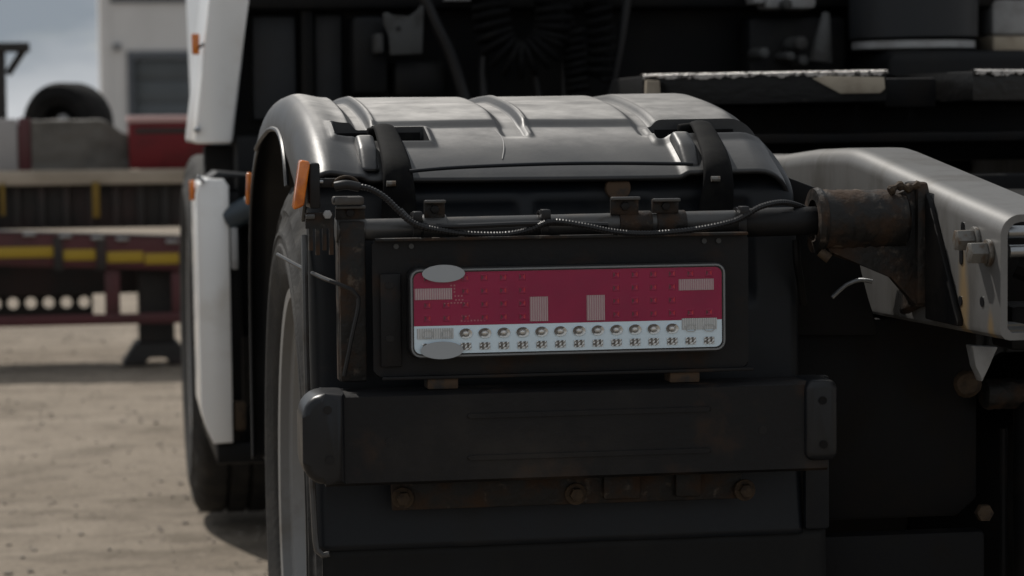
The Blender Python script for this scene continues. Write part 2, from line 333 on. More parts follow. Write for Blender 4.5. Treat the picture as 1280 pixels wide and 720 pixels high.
# mudguard ---------------------------------------------------------------
XL, XR = -1.272, -0.605
def shell(name, prof, xl, xr, fl, fr, disp, opening, parent, material, nx=200, step=0.005, skirtR=0.03):
    path = spline([(0, y, z) for y, z in prof], step)
    rows = []; bm = bmesh.new()
    xs = [xl + fl + (xr - fr - xl - fl)*i/nx for i in range(nx+1)]
    for i, p in enumerate(path):
        d = (path[min(i+1, len(path)-1)] - path[max(i-1, 0)]).normalized(); nrm = Vector((0, d.z, -d.y))   # outward
        if nrm.dot(p - Vector((0, 0.75, 0.6))) < 0: nrm = -nrm
        row = []
        q = p - nrm*fl; c = Vector((0, 0.74, 0.60)); dd = q - c; rq = opening(dd.normalized(), dd.length)
        qo = c + dd.normalized()*rq
        for k in range(5): a = qo.lerp(q, k/5); row.append(Vector((xl, a.y, a.z)))
        for k in range(9):
            a = R(90*k/8); x = xl + fl*(1-math.cos(a)); row.append(Vector((x, *(p - nrm*fl*(1-math.sin(a)) + nrm*disp(xl+fl, p)*math.sin(a)).yz)))
        for x in xs[1:-1]: row.append(Vector((x, *(p + nrm*disp(x, p)).yz)))
        for k in range(9):
            a = R(90*(8-k)/8); x = xr - fr*(1-math.cos(a)); row.append(Vector((x, *(p - nrm*fr*(1-math.sin(a)) + nrm*disp(xr-fr, p)*math.sin(a)).yz)))
        row.append(Vector((xr, *(p - nrm*(fr+skirtR)).yz)))
        rows.append([bm.verts.new(v) for v in row])
    for a, b in zip(rows, rows[1:]):
        for k in range(len(a)-1): bm.faces.new((a[k], a[k+1], b[k+1], b[k]))
    o = finish(name, bm, material, parent, smooth=60)
    md = o.modifiers.new('thickness', 'SOLIDIFY'); md.thickness = 0.006; md.offset = -1
    return o
OPEN = [(-120, 9.0), (-60, 9.0), (-42, 0.66), (-33, 0.610), (-15, 0.553), (0, 0.540), (16, 0.558), (29, 0.580), (40, 0.625), (50, 0.682), (57, 0.730), (66, 9.0), (140, 9.0)]
def open_arc(d, rad):
    f = math.degrees(math.atan2(-d.y, d.z)); r = 9.0
    for (a, ra), (b, rb) in zip(OPEN, OPEN[1:]):
        if a <= f <= b: r = ra + (min(rb, 1.2)-ra)*(f-a)/(b-a) if ra < 5 else (rb + (1.2-rb)*(b-f)/(b-a) if rb < 5 else 9.0)
    return min(rad - 0.005, r)
open_cover = open_arc
COVER = [(1.405, 0.54), (1.41, 0.75), (1.39, 0.90), (1.32, 1.03), (1.17, 1.115), (0.95, 1.165), (0.66, 1.180), (0.51, 1.174), (0.37, 1.158), (0.28, 1.138), (0.21, 1.117), (0.14, 1.088), (0.112, 1.072)]
SLOTS = ((-1.217, -1.094), (-0.770, -0.648))
def cover_disp(x, p):
    y, z = p.y, p.z
    if y > 1.15: return 0.0
    fade = sstep(1.15, 1.0, y)
    v = 0.0
    back = sstep(0.282, 0.306, y)
    for a, b in ((-1.166, -0.990), (-0.950, -0.795)):                   # raised pads with a ledge
        v = max(v, 0.006*sstep(a-0.006, a+0.004, x)*sstep(b+0.020, b-0.008, x)*back)
    v = max(v, 0.007*sstep(-1.183, -1.198, x), 0.007*sstep(-0.766, -0.752, x))   # shoulders at both ends
    v += 0.006*sstep(-1.20, -1.24, x)
    gb = sstep(0.235, 0.250, y)
    for a, b in ((-1.190, -1.166), (-0.984, -0.952), (-0.790, -0.766)):  # pressed valleys
        v -= 0.004*sstep(a-0.004, a+0.004, x)*sstep(b+0.004, b-0.004, x)*gb
    for a, b in ((-1.166, -1.158), (-0.952, -0.943), (-0.766, -0.757)):  # bright bead beside each valley
        v += 0.0022*sstep(a-0.004, a+0.003, x)*sstep(b+0.003, b-0.002, x)*gb
    rim = 0.0
    for a, b in SLOTS:                                                  # hand slots
        sy = sstep(0.216, 0.223, y)*sstep(0.277, 0.270, y)
        rim += 0.004*sstep(a-0.014, a-0.004, x)*sstep(b+0.014, b+0.004, x)*sstep(0.202, 0.212, y)*sstep(0.290, 0.281, y)
        v -= 0.050*sstep(a-0.003, a+0.004, x)*sstep(b+0.003, b-0.004, x)*sy
    v += 0.0025*noise.noise(Vector((x*5, y*4, 0.3)))
    return (v + rim)*fade
guard = empty('mudguard', T)
shell('top_cover', COVER, XL, XR, 0.034, 0.052, cover_disp, open_cover, guard, 'black_plastic', nx=210, step=0.006)
REAR = [(0.30, 1.125), (0.20, 1.095), (0.135, 1.062), (0.118, 1.02), (0.108, 0.95), (0.100, 0.80), (0.088, 0.66), (0.080, 0.585)]
def rear_disp(x, p):
    z = p.z; v = 0.0
    for a, b, z0, z1 in ((-1.135, -0.985, 0.90, 1.045), (-0.965, -0.80, 0.90, 1.045), (-0.765, -0.665, 0.90, 1.045)):
        v -= 0.010*sstep(a-0.004, a+0.006, x)*sstep(b+0.004, b-0.006, x)*sstep(z0, z0+0.01, z)*sstep(z1, z1-0.012, z)
    return v + 0.002*noise.noise(Vector((x*4, z*4, 5)))
open_rear = open_arc
shell('rear_panel', REAR, -1.268, -0.600, 0.020, 0.016, rear_disp, open_rear, guard, 'panel_plastic', nx=120, step=0.008)
finish('panel_extension', box(-0.6015, -0.567, 0.078, 0.094, 0.590, 0.80, 0.004), 'panel_plastic', guard)
# lower flap, slightly wavy
bm = bmesh.new(); g = []
for j in range(17):
    z = 0.60 - 0.42*j/16
    g.append([bm.verts.new((-1.258 + 0.688*i/40, 0.095 + 0.008*math.sin(i*0.35 + j*0.2)*j/16 + 0.004*noise.noise(Vector((i*0.3, j*0.3, 2))), z + 0.004*noise.noise(Vector((i*0.4, 0, 9)))*(j == 16))) for i in range(41)])
for j in range(16):
    for i in range(40): bm.faces.new((g[j][i], g[j][i+1], g[j+1][i+1], g[j+1][i]))
o = finish('mud_flap', bm, 'flap_rubber', guard, 60); md = o.modifiers.new('thickness', 'SOLIDIFY'); md.thickness = 0.008
finish('edge_trim', tube([(-1.272, 0.128, 1.0), (-1.274, 0.105, 0.93), (-1.274, 0.094, 0.80), (-1.270, 0.080, 0.66), (-1.266, 0.074, 0.588), (-1.250, 0.070, 0.583)], 0.0042, 8, 0.01), 'grey_tube', guard)
for a, b in SLOTS:
    finish('slot_shade_insert', prism([(0.2685, 1.134), (0.2655, 1.134), (0.2600, 1.106), (0.221, 1.098), (0.221, 1.090), (0.2685, 1.098)], 0, a+0.004, b-0.004), 'strap_rubber', guard)  # black insert that stands for the shade inside the hand slot
for xa, ln in ((-1.150, 0.004), (-0.712, -0.020)):
    # rubber hold-down strap: over the slot, over the lip and down the panel
    pth = [(0.262, 1.095), (0.262, 1.134), (0.235, 1.138), (0.185, 1.122), (0.122, 1.095), (0.098, 1.066), (0.101, 1.03), (0.097, 0.985)]
    wid = [0.011, 0.0125, 0.013, 0.0145, 0.017, 0.019, 0.022, 0.024]
    sp = spline([(w_, y, z) for (y, z), w_ in zip(pth, wid)], 0.008); bm = bmesh.new(); g = []
    for i, p in enumerate(sp):
        d = (sp[min(i+1, len(sp)-1)] - sp[max(i-1, 0)]); d.x = 0; d.normalize(); nn = Vector((0, d.z, -d.y))
        if nn.y > 0: nn = -nn
        lean = ln*(1 - i/len(sp)) - ln*0.5
        g.append([bm.verts.new(Vector((xa - lean + sx*p.x, p.y, p.z)) + nn*(0.004*(1-abs(sx)**4))) for sx in (-1, -0.8, -0.3, 0.3, 0.8, 1)])
    for a, b in zip(g, g[1:]):
        for k in range(5): bm.faces.new((a[k], a[k+1], b[k+1], b[k]))
    o = finish('rubber_strap', bm, 'strap_rubber', guard, 50); md = o.modifiers.new('thickness', 'SOLIDIFY'); md.thickness = 0.007; md.offset = 0
    # moulded boss beside the strap
    finish('strap_boss', prism([(0.215, 1.095), (0.222, 1.124), (0.195, 1.133), (0.155, 1.116), (0.118, 1.085), (0.16, 1.07)], 0, xa-0.046, xa-0.020, 0.007, 3), 'black_plastic', guard)
    finish('strap_loop', cyl((xa-0.022, 0.252, 1.134), (xa+0.010, 0.258, 1.138), 0.0075, seg=14, b=0.002), 'strap_rubber', guard)
    finish('strap_pin', cyl((xa-0.016, 0.088, 1.068), (xa-0.004, 0.088, 1.068), 0.004, seg=10), 'bolt_steel', guard)
    finish('strap_hook', box(xa-0.012, xa+0.014, 0.072, 0.084, 0.988, 0.998, 0.003), 'black_steel', guard)
finish('rust_spot', cyl((PY(775, 235, 0.11).x, 0.130, PY(775, 235, 0.11).z), (PY(775, 235, 0.11).x, 0.119, PY(775, 235, 0.11).z), 0.018, 0.017, 20, 0.002), 'copper_dirt', guard)
cpath = spline([(0, y, z) for y, z in COVER], 0.006)
def cover_z(y): return min(cpath, key=lambda p: abs(p.y-y) + (9 if p.z < 1.06 else 0)).z
for pts in (((-0.992, 0.272), (-0.988, 0.235), (-0.992, 0.195), (-1.000, 0.160)),):
    finish('scratch', tube([(x, y, cover_z(y) + 0.0006) for x, y in pts], 0.0007, 6, 0.006), 'print_grey', guard)
finish('cover_lip', tube([PY(x, y, 0.102) for x, y in ((512, 214), (560, 210), (620, 207), (700, 204.5), (780, 204), (866, 205))], 0.0026, 8), 'panel_plastic', guard)

finish('arch_bead', tube([(XL-0.001, y, z) for y, z in ((1.08, 1.105), (0.98, 1.118), (0.886, 1.128), (0.736, 1.139), (0.582, 1.138), (0.50, 1.126), (0.455, 1.108), (0.425, 1.085), (0.405, 1.058))], 0.0038, 8, 0.01), 'black_plastic', guard)
# rear wheels ------------------------------------------------------------
def tyre_prof(wd, rad):
    p = [(0.045, 0.345), (0.020, 0.358), (0.008, 0.385), (0.0, 0.415), (-0.002, 0.420), (-0.002, 0.427), (0.001, 0.430), (0.001, 0.440), (-0.001, 0.443), (0.0, 0.449), (0.003, 0.452), (0.009, 0.475), (0.007, 0.482), (0.013, rad-0.030), (0.024, rad-0.010), (0.040, rad-0.002)]
    n = 5; tw = wd - 0.08
    for k in range(1, n):
        c = 0.04 + tw*k/n; p += [(c-0.007, rad), (c-0.005, rad-0.013), (c+0.005, rad-0.013), (c+0.007, rad)]
    return p + [(wd-a, r) for a, r in reversed(p[:16])]
TYRE = {}
def wheel(loc, wd, rad, deep, side=1, name='wheel'):
    wh = empty(name, T, loc)
    key = (wd, rad)
    if key not in TYRE:
        bm = lathe(tyre_prof(wd, rad), 160)
        for v in bm.verts:                                              # shoulder lugs
            r_ = math.hypot(v.co.y, v.co.z); k_ = int(math.degrees(math.atan2(v.co.z, v.co.y))/9*2 + 400) % 2
            if rad-0.035 < r_ < rad-0.005 and k_: v.co.x += 0.006 if v.co.x < wd/2 else -0.006
            elif 0.452 < r_ < 0.48 and k_: v.co.x += 0.002 if v.co.x < wd/2 else -0.002
        o = finish('tyre', bm, 'rubber', wh, 40); TYRE[key] = o.data
    else: o = bpy.data.objects.new('tyre', TYRE[key]); COL.objects.link(o); o.parent = wh
    rim = [(0.018, 0.346), (0.016, 0.360), (0.024, 0.362), (0.032, 0.350), (0.038, 0.332), (0.075, 0.318), (deep, 0.300), (deep+0.012, 0.260), (deep-0.008, 0.185), (deep-0.012, 0.150), (deep-0.012, 0.10), (deep, 0.10), (deep+0.02, 0.29), (wd-0.02, 0.32), (wd-0.02, 0.345)]
    finish('rim', lathe(rim, 64), 'rim_paint', wh, 35)
    finish('hub', lathe([(deep-0.10, 0.045), (deep-0.10, 0.075), (deep-0.085, 0.090), (deep-0.01, 0.098), (deep+0.05, 0.098)], 40, False), 'chassis_black', wh, 35)
    nb = None
    for k in range(10):
        a = 2*math.pi*k/10; p = Vector((deep-0.010, 0.1675*math.cos(a), 0.1675*math.sin(a)))
        if nb is None: nb = finish('wheel_nut', hexbolt((0, 0, 0), (-1, 0, 0), 0.017, 0.03), 'bolt_steel', wh); nb.location = p
        else: c = nb.copy(); COL.objects.link(c); c.location = p
    wh.rotation_euler.x = random.random()
    if side < 0: wh.rotation_euler.z = math.pi
    return wh
wheel(WC, 0.30, 0.53, 0.16)
wheel(WC + Vector((0.33, 0, 0)), 0.30, 0.53, 0.16)
wheel((-1.280, 4.32, 0.53), 0.385, 0.53, 0.13)
wheel((1.280, 4.32, 0.53), 0.385, 0.53, 0.13, -1)
wheel((1.24, 0.75, 0.53), 0.30, 0.53, 0.16, -1)
finish('drive_axle', cyl((-1.0, 0.75, 0.53), (1.0, 0.75, 0.53), 0.085, seg=20), 'chassis_black', T)
finish('differential', lathe([(-0.26, 0.09), (-0.18, 0.16), (-0.06, 0.23), (0.06, 0.23), (0.18, 0.16), (0.26, 0.09)], 28, False), 'chassis_black', T).location = (0, 0.75, 0.53)

# tail lamp --------------------------------------------------------------
LX0, LX1, LZ0, LZ1 = -1.153, -0.738, 0.847, 0.963
lampE = empty('tail_lamp', T)
LR = lampE
finish('housing', prism(rrect(LX0, LX1, LZ0, LZ1, 0.013), 1, -0.030, 0.0, 0.003, 2, True), 'lamp_black', LR)
def ring(x0, x1, z0, z1, r, wd, y0, y1):
    bm = bmesh.new(); a = rrect(x0, x1, z0, z1, r); b = rrect(x0+wd, x1-wd, z0+wd, z1-wd, max(r-wd, 0.001)); n = len(a)
    q = [[bm.verts.new((x, y, z)) for x, z in pl] for pl, y in ((a, y1), (a, y0), (b, y0), (b, y1))]
    for s in range(4):
        A, B = q[s], q[(s+1) % 4]
        for i in range(n): bm.faces.new((A[i], A[(i+1) % n], B[(i+1) % n], B[i]))
    return bm
finish('rim_bead', ring(LX0+0.002, LX1-0.002, LZ0+0.002, LZ1-0.002, 0.012, 0.0022, -0.0335, -0.0302), 'lamp_rim', LR)
ZS = LZ0 + 0.0055 + (LZ1-LZ0-0.011)*0.345
def half(z0, z1, rt_, name, m):
    full = rrect(LX0+0.006, LX1-0.006, LZ0+0.006, LZ1-0.006, 0.009)
    pts = [(x, z) for x, z in full if (z > ZS if rt_ else z < ZS)]
    e = [(LX1-0.006, ZS), (LX0+0.006, ZS)]
    if rt_: poly = [(LX1-0.006, ZS)] + pts + [(LX0+0.006, ZS)]
    else: poly = [(LX0+0.006, ZS-0.0002)] + pts + [(LX1-0.006, ZS-0.0002)]
    return finish(name, prism(poly, 1, -0.0312, -0.0302), m, LR, 20)
half(0, 0, True, 'red_lens', 'lamp_red'); half(0, 0, False, 'clear_lens', 'lamp_clear')
YL = -0.0312
def share(o, loc):
    c = o.copy(); COL.objects.link(c); c.location = loc; return c
def led_red():
    bm = bmesh.new()
    a = [bm.verts.new((x, 0, z)) for x, z in ((-.0052, -.0048), (.0052, -.0048), (.0052, .0048), (-.0052, .0048))]
    b = [bm.verts.new((x, -0.0008, z)) for x, z in ((-.0038, -.0034), (.0038, -.0034), (.0038, .0034), (-.0038, .0034))]
    c = bm.verts.new((0.0004, 0.0004, 0.0002))
    for i in range(4):
        f1 = bm.faces.new((a[i], a[(i+1) % 4], b[(i+1) % 4], b[i])); f2 = bm.faces.new((b[i], b[(i+1) % 4], c)); f1.material_index = 2; f2.material_index = 0 if i == 1 else 1 if i == 3 else 2
    return finish('red_led', bm, None, LR, 0, ['led_red', 'led_deep', 'lamp_red'])
pitch = (LX1-LX0-0.022)/16; first = None
for j in range(4):
    for i in range(16):
        x = LX0 + 0.011 + pitch*(i+0.5); z = ZS + 0.0095 + j*0.0170
        if 6 <= i <= 9 or (j == 2 and i in (0, 1)) or (j == 1 and i in (14, 15)) : continue
        if j == 2 and i in (14, 15): continue
        if first is None: first = led_red(); first.location = (x, YL, z)
        else: share(first, (x, YL, z))
def led_dome():
    bm = bmesh.new(); prof = [(0.0086, 0), (0.0076, -0.0016), (0.0058, -0.0010), (0.0042, 0.0), (0.0034, -0.0022), (0.0016, -0.0034)]; seg = 14; rr = []
    for r, y in prof: rr.append([bm.verts.new((r*1.12*math.cos(2*math.pi*k/seg), y, r*math.sin(2*math.pi*k/seg)*0.86)) for k in range(seg)])
    for i, (a, b) in enumerate(zip(rr, rr[1:])):
        for k in range(seg):
            f = bm.faces.new((a[k], a[(k+1) % seg], b[(k+1) % seg], b[k])); f.material_index = 2 if i == 0 else 1 if (2 <= k <= 8 and i in (1, 2)) or (i == 3 and 9 <= k <= 12) else 0
    bm.faces.new(rr[-1]); return finish('clear_led', bm, None, LR, 40, ['led_silver', 'led_dark', 'lamp_clear'])
def led_square():
    bm = bmesh.new(); nx, nz = 5, 4
    V = [[bm.verts.new((-0.0068+0.0136*i/nx, -0.0012*((i+j) % 2) - 0.0004, -0.0046+0.0092*j/nz)) for i in range(nx+1)] for j in range(nz+1)]
    pat = ("01000", "11010", "01010", "01010")
    for j in range(nz):
        for i in range(nx):
            f = bm.faces.new((V[j][i], V[j][i+1], V[j+1][i+1], V[j+1][i])); f.material_index = int(pat[j][i])
    return finish('square_led', bm, None, LR, 0, ['led_silver', 'led_dark'])
fd = fs = None
for i in range(16):
    x = LX0 + 0.011 + pitch*(i+0.5); z1 = ZS - 0.0105; z2 = ZS - 0.0270
    yy = YL - (0.0016 if i in (0, 1, 14, 15) else 0.0002)
    if i in (0, 1, 14, 15):
        finish('faint_led', ring(x-0.0075, x+0.0075, z1-0.0050, z1+0.0050, 0.0048, 0.0012, YL-0.0022, YL-0.0017), 'clear_groove', LR, 30)
    elif fd is None: fd = led_dome(); fd.location = (x, yy, z1)
    else: share(fd, (x, yy, z1))
    if fs is None: fs = led_square(); fs.location = (x, YL-0.0002, z2)
    else: share(fs, (x, YL-0.0002, z2))
def ribs(x0, x1, z0, z1, a, b, n):
    bm = bmesh.new(); n2 = n*2; prev = None
    for i in range(n2+1):
        x = x0 + (x1-x0)*i/n2; y = YL - 0.0006 - 0.0008*(i % 2)
        cur = (bm.verts.new((x, y, z0)), bm.verts.new((x, y, z1)))
        if prev: f = bm.faces.new((prev[0], cur[0], cur[1], prev[1])); f.material_index = i % 2
        prev = cur
    return finish('ribbed_reflector', bm, None, LR, 0, [a, b])
def lampbox(px0, py0, px1, py1): a = PY(px0, py0, -0.031); b = PY(px1, py1, -0.031); return a.x, b.x, b.z, a.z
for q in ((518, 361, 565, 374), (848, 349, 892, 362)): ribs(*lampbox(*q), 'reflector_rib', 'reflector_groove', 16)
for q in ((662, 371, 685, 401), (733, 369, 756, 400)): ribs(*lampbox(*q), 'reflector_rib', 'reflector_groove', 8)
for q in ((521, 411, 567, 423), (852, 398, 896, 411)): ribs(*lampbox(*q), 'clear_rib', 'clear_groove', 16)
bm = bmesh.new()                                                          # tiny unreadable approval print
for px, py, n, k in ((564, 357, 2, 3), (569, 370, 3, 1), (556, 379, 8, 1), (570, 375, 3, 1), (578, 395, 3, 1), (577, 401, 8, 1)):
    for i in range(n):
        for j in range(k):
            c = PY(px + i*4.1, py + j*4 - 0.03*i*4, YL-0.0005); bmesh.ops.create_grid(bm, x_segments=1, y_segments=1, size=0.0010, matrix=Matrix.Translation(c) @ Matrix.Rotation(R(90), 4, 'X'))
o = finish('approval_print', bm, 'print_pink', LR, 0); o['kind'] = 'stuff'
def oval(px, py, rx, rz, y):
    c = PY(px, py, y); sg = 36; bm = bmesh.new()
    A = [(c.x + rx*math.cos(2*math.pi*i/sg), c.z + rz*math.sin(2*math.pi*i/sg)) for i in range(sg)]
    return prism(A, 1, y, y+0.0008)
for px, py in ((554.5, 342, ), (552.5, 438)):
    finish('redaction_oval', oval(px, py, 0.0275, 0.0112, -0.0365), 'oval_grey', LR, 30)  # grey redaction ovals laid over the lens, not parts of the lamp
finish('cover_glass', prism(rrect(LX0+0.0035, LX1-0.0035, LZ0+0.0035, LZ1-0.0035, 0.011), 1, -0.0350, -0.0346), 'clear_cover', LR, 20)

# lamp carrier: plate, bar, tube, clamps ---------------------------------
car = empty('lamp_carrier', T)
def plate_holes():
    return prism(rrect(-1.196, -0.700, 0.822, 1.000, 0.008), 1, 0.001, 0.007, 0.0015, 1, True)
finish('mounting_plate', plate_holes(), 'black_steel', car)
finish('plate_flange', box(-1.193, -0.703, -0.012, 0.0005, 0.9965, 1.0005, 0.001), 'rusty_steel', car)
finish('plate_flange', box(-1.186, -0.696, -0.010, 0.0005, 0.818, 0.8225, 0.001), 'black_steel', car)
finish('plate_side', prism([(-1.187, 0.835), (-1.160, 0.835), (-1.160, 0.955), (-1.187, 0.955)], 1, -0.008, 0.0008, 0.002), 'black_steel', car)
for z in (0.872, 0.940):
    finish('plate_slot', prism(rrect(-1.181, -1.170, z-0.004, z+0.004, 0.0038), 1, -0.0092, -0.0082), 'lamp_black', car)
for px in (495, 514, 880, 898):
    c = PY(px, 308 - (px-495)*0.018, 0.0); finish('plate_rivet', cyl((c.x, -0.002, c.z), (c.x, 0.001, c.z), 0.0035, 0.0025, 10), 'dull_metal', car)
finish('upright_bar', box(-1.237, -1.203, 0.012, 0.022, 0.815, 1.022, 0.003), 'rusty_steel', car)
finish('upright_web', box(-1.2375, -1.2335, 0.022, 0.060, 0.815, 1.02, 0.001), 'rusty_steel', car)
finish('cross_tube', cyl((-1.240, 0.030, 1.010), (-0.690, 0.030, 1.014), 0.0140, seg=24), 'grey_tube', car)
finish('cross_tube', cyl((-0.700, 0.030, 1.011), (-0.590, 0.030, 1.012), 0.0190, seg=24, b=0.002), 'black_steel', car)
for x0, x1 in ((-1.240, -1.202), (-1.128, -1.096), (-0.868, -0.824), (-0.818, -0.778)):
    finish('tube_sleeve', cyl((x0, 0.030, 1.0115), (x1, 0.030, 1.0118), 0.0175, seg=22, b=0.002), 'rusty_steel' if x0 > -1.0 else 'grey_tube', car)
def clampb(px0, py0, px1, py1, m='rusty_steel', y=0.02):
    a, b = PY(px0, py0, y), PY(px1, py1, y)
    finish('clamp_plate', box(a.x, b.x, y-0.002, y+0.004, b.z, a.z, 0.001), m, car)
    finish('clamp_tab', box(a.x, b.x, y-0.014, y-0.0022, a.z-0.003, a.z+0.001, 0.001), 'grey_tube', car)
    finish('clamp_bolt', hexbolt(((a.x+b.x)/2, y-0.002, (a.z+b.z)/2), (0, -1, 0), 0.006, 0.004), 'black_steel', car)
for q in ((419, 258, 456, 274), (530, 251, 556, 272), (763, 247, 798, 268), (815, 249, 848, 266)): clampb(*q)
a, b = PY(417, 246, 0), PY(455, 256, 0)
finish('clamp_saddle', box(a.x, b.x, -0.006, 0.030, b.z, a.z, 0.003), 'grey_tube', car)
a = PY(433, 229, 0)
finish('clamp_arch', sweep([Vector((a.x + 0.016*math.cos(t), 0.006, a.z - 0.004 + 0.012*math.sin(t))) for t in [math.pi*i/14 for i in range(15)]], 0.0022, 8), 'rust_bolt', car)
pts = [PY(419, 233, -0.004), PY(433, 231, -0.008), PY(449, 234, -0.006)]
finish('cable_plug', tube(pts, 0.0062, 12, 0.004), 'conduit', car)
pts = [PY(447, 233, -0.006), PY(462, 236, -0.008), PY(480, 246, -0.012), PY(497, 262, -0.014), PY(512, 276, -0.016), PY(535, 285, -0.014), PY(580, 292, -0.006), PY(630, 293, -0.002), PY(662, 287, -0.006), PY(690, 277, -0.012), PY(730, 282, -0.014), PY(765, 289, -0.012), PY(800, 292, -0.010), PY(840, 290, -0.010), PY(880, 285, -0.010), PY(915, 277, -0.010), PY(932, 269, -0.006), PY(952, 258, -0.002), PY(978, 253, 0.010), PY(1000, 258, 0.030), PY(1015, 266, 0.045)]
finish('corrugated_cable', sweep(spline(pts, 0.0010), lambda i: 0.0038 + (0.0004 if (i//2) % 2 else -0.0002), 8), 'conduit', car, 0)
finish('corrugated_cable', tube([PY(500, 262, 0.0), PY(520, 279, -0.004), PY(560, 283, -0.006), PY(680, 279, -0.006), PY(760, 281, -0.004)], 0.0035, 8), 'conduit', car)
for px, py in ((522, 284), (682, 280), (930, 274)):
    c = PY(px, py, 0); o = finish('cable_tie', ring(c.x-0.0, c.x+0.044, -0.022, 0.022, 0.02, 0.0035, -0.005, 0.005), 'conduit', car); o.rotation_euler.z = R(90); o.location = (c.x, 0.028 - c.x - 0.022, 1.011 - 0.003); 
    o.location = (c.x, 0.026 - (c.x + 0.022), 1.010)
    finish('cable_tie_lock', box(c.x-0.006, c.x+0.006, -0.008, 0.012, 1.020, 1.034, 0.002), 'conduit', car)
# thin wire off the upright towards the wheel
finish('thin_wire', tube([PY(347, 318, 0.42), PY(372, 332, 0.25), PY(405, 348, 0.03), PY(428, 357, -0.002), PY(448, 372, -0.004), PY(440, 420, -0.004), PY(430, 470, 0.0)], 0.0028, 7), 'conduit', car)
# toothed rusty bracket and amber side marker
a, b = PY(381, 266, 0.01), PY(416, 318, 0.01); n = 4; poly = [(a.x, a.z), (b.x, a.z)]
for k in range(n):
    x1 = b.x - (b.x-a.x)*k/n; x0 = b.x - (b.x-a.x)*(k+0.55)/n; x2 = b.x - (b.x-a.x)*(k+1)/n; zz = b.z + 0.006*(k % 2)
    poly += [(x1, zz), (x0, zz), (x0, a.z-0.020)] + ([(x2, a.z-0.020)] if k < n-1 else [])
poly.append((a.x, a.z-0.02))
finish('toothed_bracket', prism(poly, 1, -0.002, 0.010), 'rusty_steel', car)
finish('bracket_foot', box(a.x, a.x+0.012, -0.006, 0.012, a.z-0.008, a.z-0.001, 0.002), 'grey_tube', car)
finish('bracket_screw', hexbolt(PY(409, 268, -0.004), (0, -1, 0), 0.006, 0.008), 'pale_metal', car)
finish('marker_arm', box(-1.270, -1.236, 0.006, 0.016, 1.066, 1.078, 0.002), 'black_steel', car)
for px, py in ((393, 224), (400, 227)): c = PY(px, py, -0.002); finish('marker_clip', box(c.x-0.004, c.x+0.004, -0.006, 0.004, c.z-0.002, c.z+0.002, 0.001), 'chrome', car)
def marker(tl, tr, br, bl, depth, name='side_marker', par=T):
    bm = bmesh.new(); A = [bm.verts.new(p) for p in (tl, tr, br, bl)]; B = [bm.verts.new(Vector(p) + Vector((0.004, depth, 0))) for p in (tl, tr, br, bl)]
    for i in range(4): bm.faces.new((A[i], A[(i+1) % 4], B[(i+1) % 4], B[i]))
    bm.faces.new(A); bm.faces.new(B); bevel(bm, 0.0035, 3); return finish(name, bm, 'amber', par)
mk = marker(PY(375, 200, -0.02), PY(388, 202, -0.02), PY(380, 258, -0.02), PY(366, 263, -0.02), 0.075)
finish('marker_base', box(-1.276, -1.262, -0.010, 0.050, 1.040, 1.098, 0.003), 'lamp_black', mk)
marker(PY(308, 216, 1.30), PY(315, 216, 1.30), PY(314, 256, 1.30), PY(307, 256, 1.30), 0.07)

# underrun bar -----------------------------------------------------------
ub = empty('underrun_bar', T)
bm = prism([(-0.032, 0.690), (-0.026, 0.686), (0.040, 0.686), (0.040, 0.804), (-0.026, 0.804), (-0.032, 0.800)], 0, -1.262, -0.602)
finish('bar', bm, 'black_steel', ub)
for z in (0.772, 0.718): finish('pressed_rib', prism(rrect(-1.08, -0.76, z-0.003, z+0.003, 0.0028), 1, -0.0345, -0.0315, 0.001, 1, True), 'black_steel', ub)
def cap(x0, x1, z0, z1, lft):
    r = 0.030
    pts = rrect(x0, x1, z0, z1, 0.012, 4) if not lft else [(x1, z1), (x0+r, z1)] + [(x0 + r - r*math.sin(R(a)), z1 - r + r*math.cos(R(a))) for a in range(15, 90, 15)] + [(x0, z1-r), (x0, z0+r)] + [(x0 + r - r*math.cos(R(a)), z0 + r - r*math.sin(R(a))) for a in range(15, 90, 15)] + [(x0+r, z0), (x1, z0)]
    return prism(pts, 1, -0.042, 0.044, 0.010, 4, True)
finish('end_cap', cap(-1.292, -1.238, 0.690, 0.8065, True), 'cap_plastic', ub)
finish('end_cap', cap(-0.634, -0.590, 0.700, 0.8065, False), 'cap_plastic', ub)
for x, z in ((-1.260, 0.786), (-1.258, 0.722), (-0.612, 0.780), (-0.611, 0.722)): finish('cap_screw', cyl((x, -0.0440, z), (x, -0.0415, z), 0.0055, 0.0045, 12), 'lamp_black' if x < -1 else 'chassis_black', ub)
for x in (-1.180, -0.690): finish('drain_hole', cyl((x, -0.0328, 0.742), (x, -0.0316, 0.742), 0.0055, seg=12), 'lamp_black', ub)
for px, w_ in ((553, 40), (855, 38)):
    c = PY(px, 481 - (px-553)*0.03, 0.0); finish('bar_bracket', box(c.x-0.020, c.x+0.020, -0.006, 0.03, 0.8045, 0.821, 0.002), 'copper_dirt', ub)
finish('bolt_strip', box(-1.170, -0.700, 0.040, 0.055, 0.642, 0.6855, 0.002), 'rusty_steel', ub)
for px, py in ((503, 622), (719, 617), (930, 612)):
    c = PY(px, py, 0.04)
    wv = finish('washer', cyl((c.x, 0.0395, c.z), (c.x, 0.034, c.z), 0.0145, seg=20, b=0.001), 'rust_bolt', ub)
    finish('hex_bolt', hexbolt((c.x, 0.034, c.z), (0, -1, 0), 0.0095, 0.010), 'rust_bolt', ub)
for x, w_ in ((-0.865, 0.05), (-0.775, 0.035)): finish('strip_block', box(x-w_/2, x+w_/2, 0.030, 0.0395, 0.648, 0.684, 0.003), 'rusty_steel', ub)
for x in (-1.02, -0.82): finish('bar_stay', box(x-0.02, x+0.02, 0.041, 0.085, 0.66, 0.80, 0.003), 'chassis_black', ub)

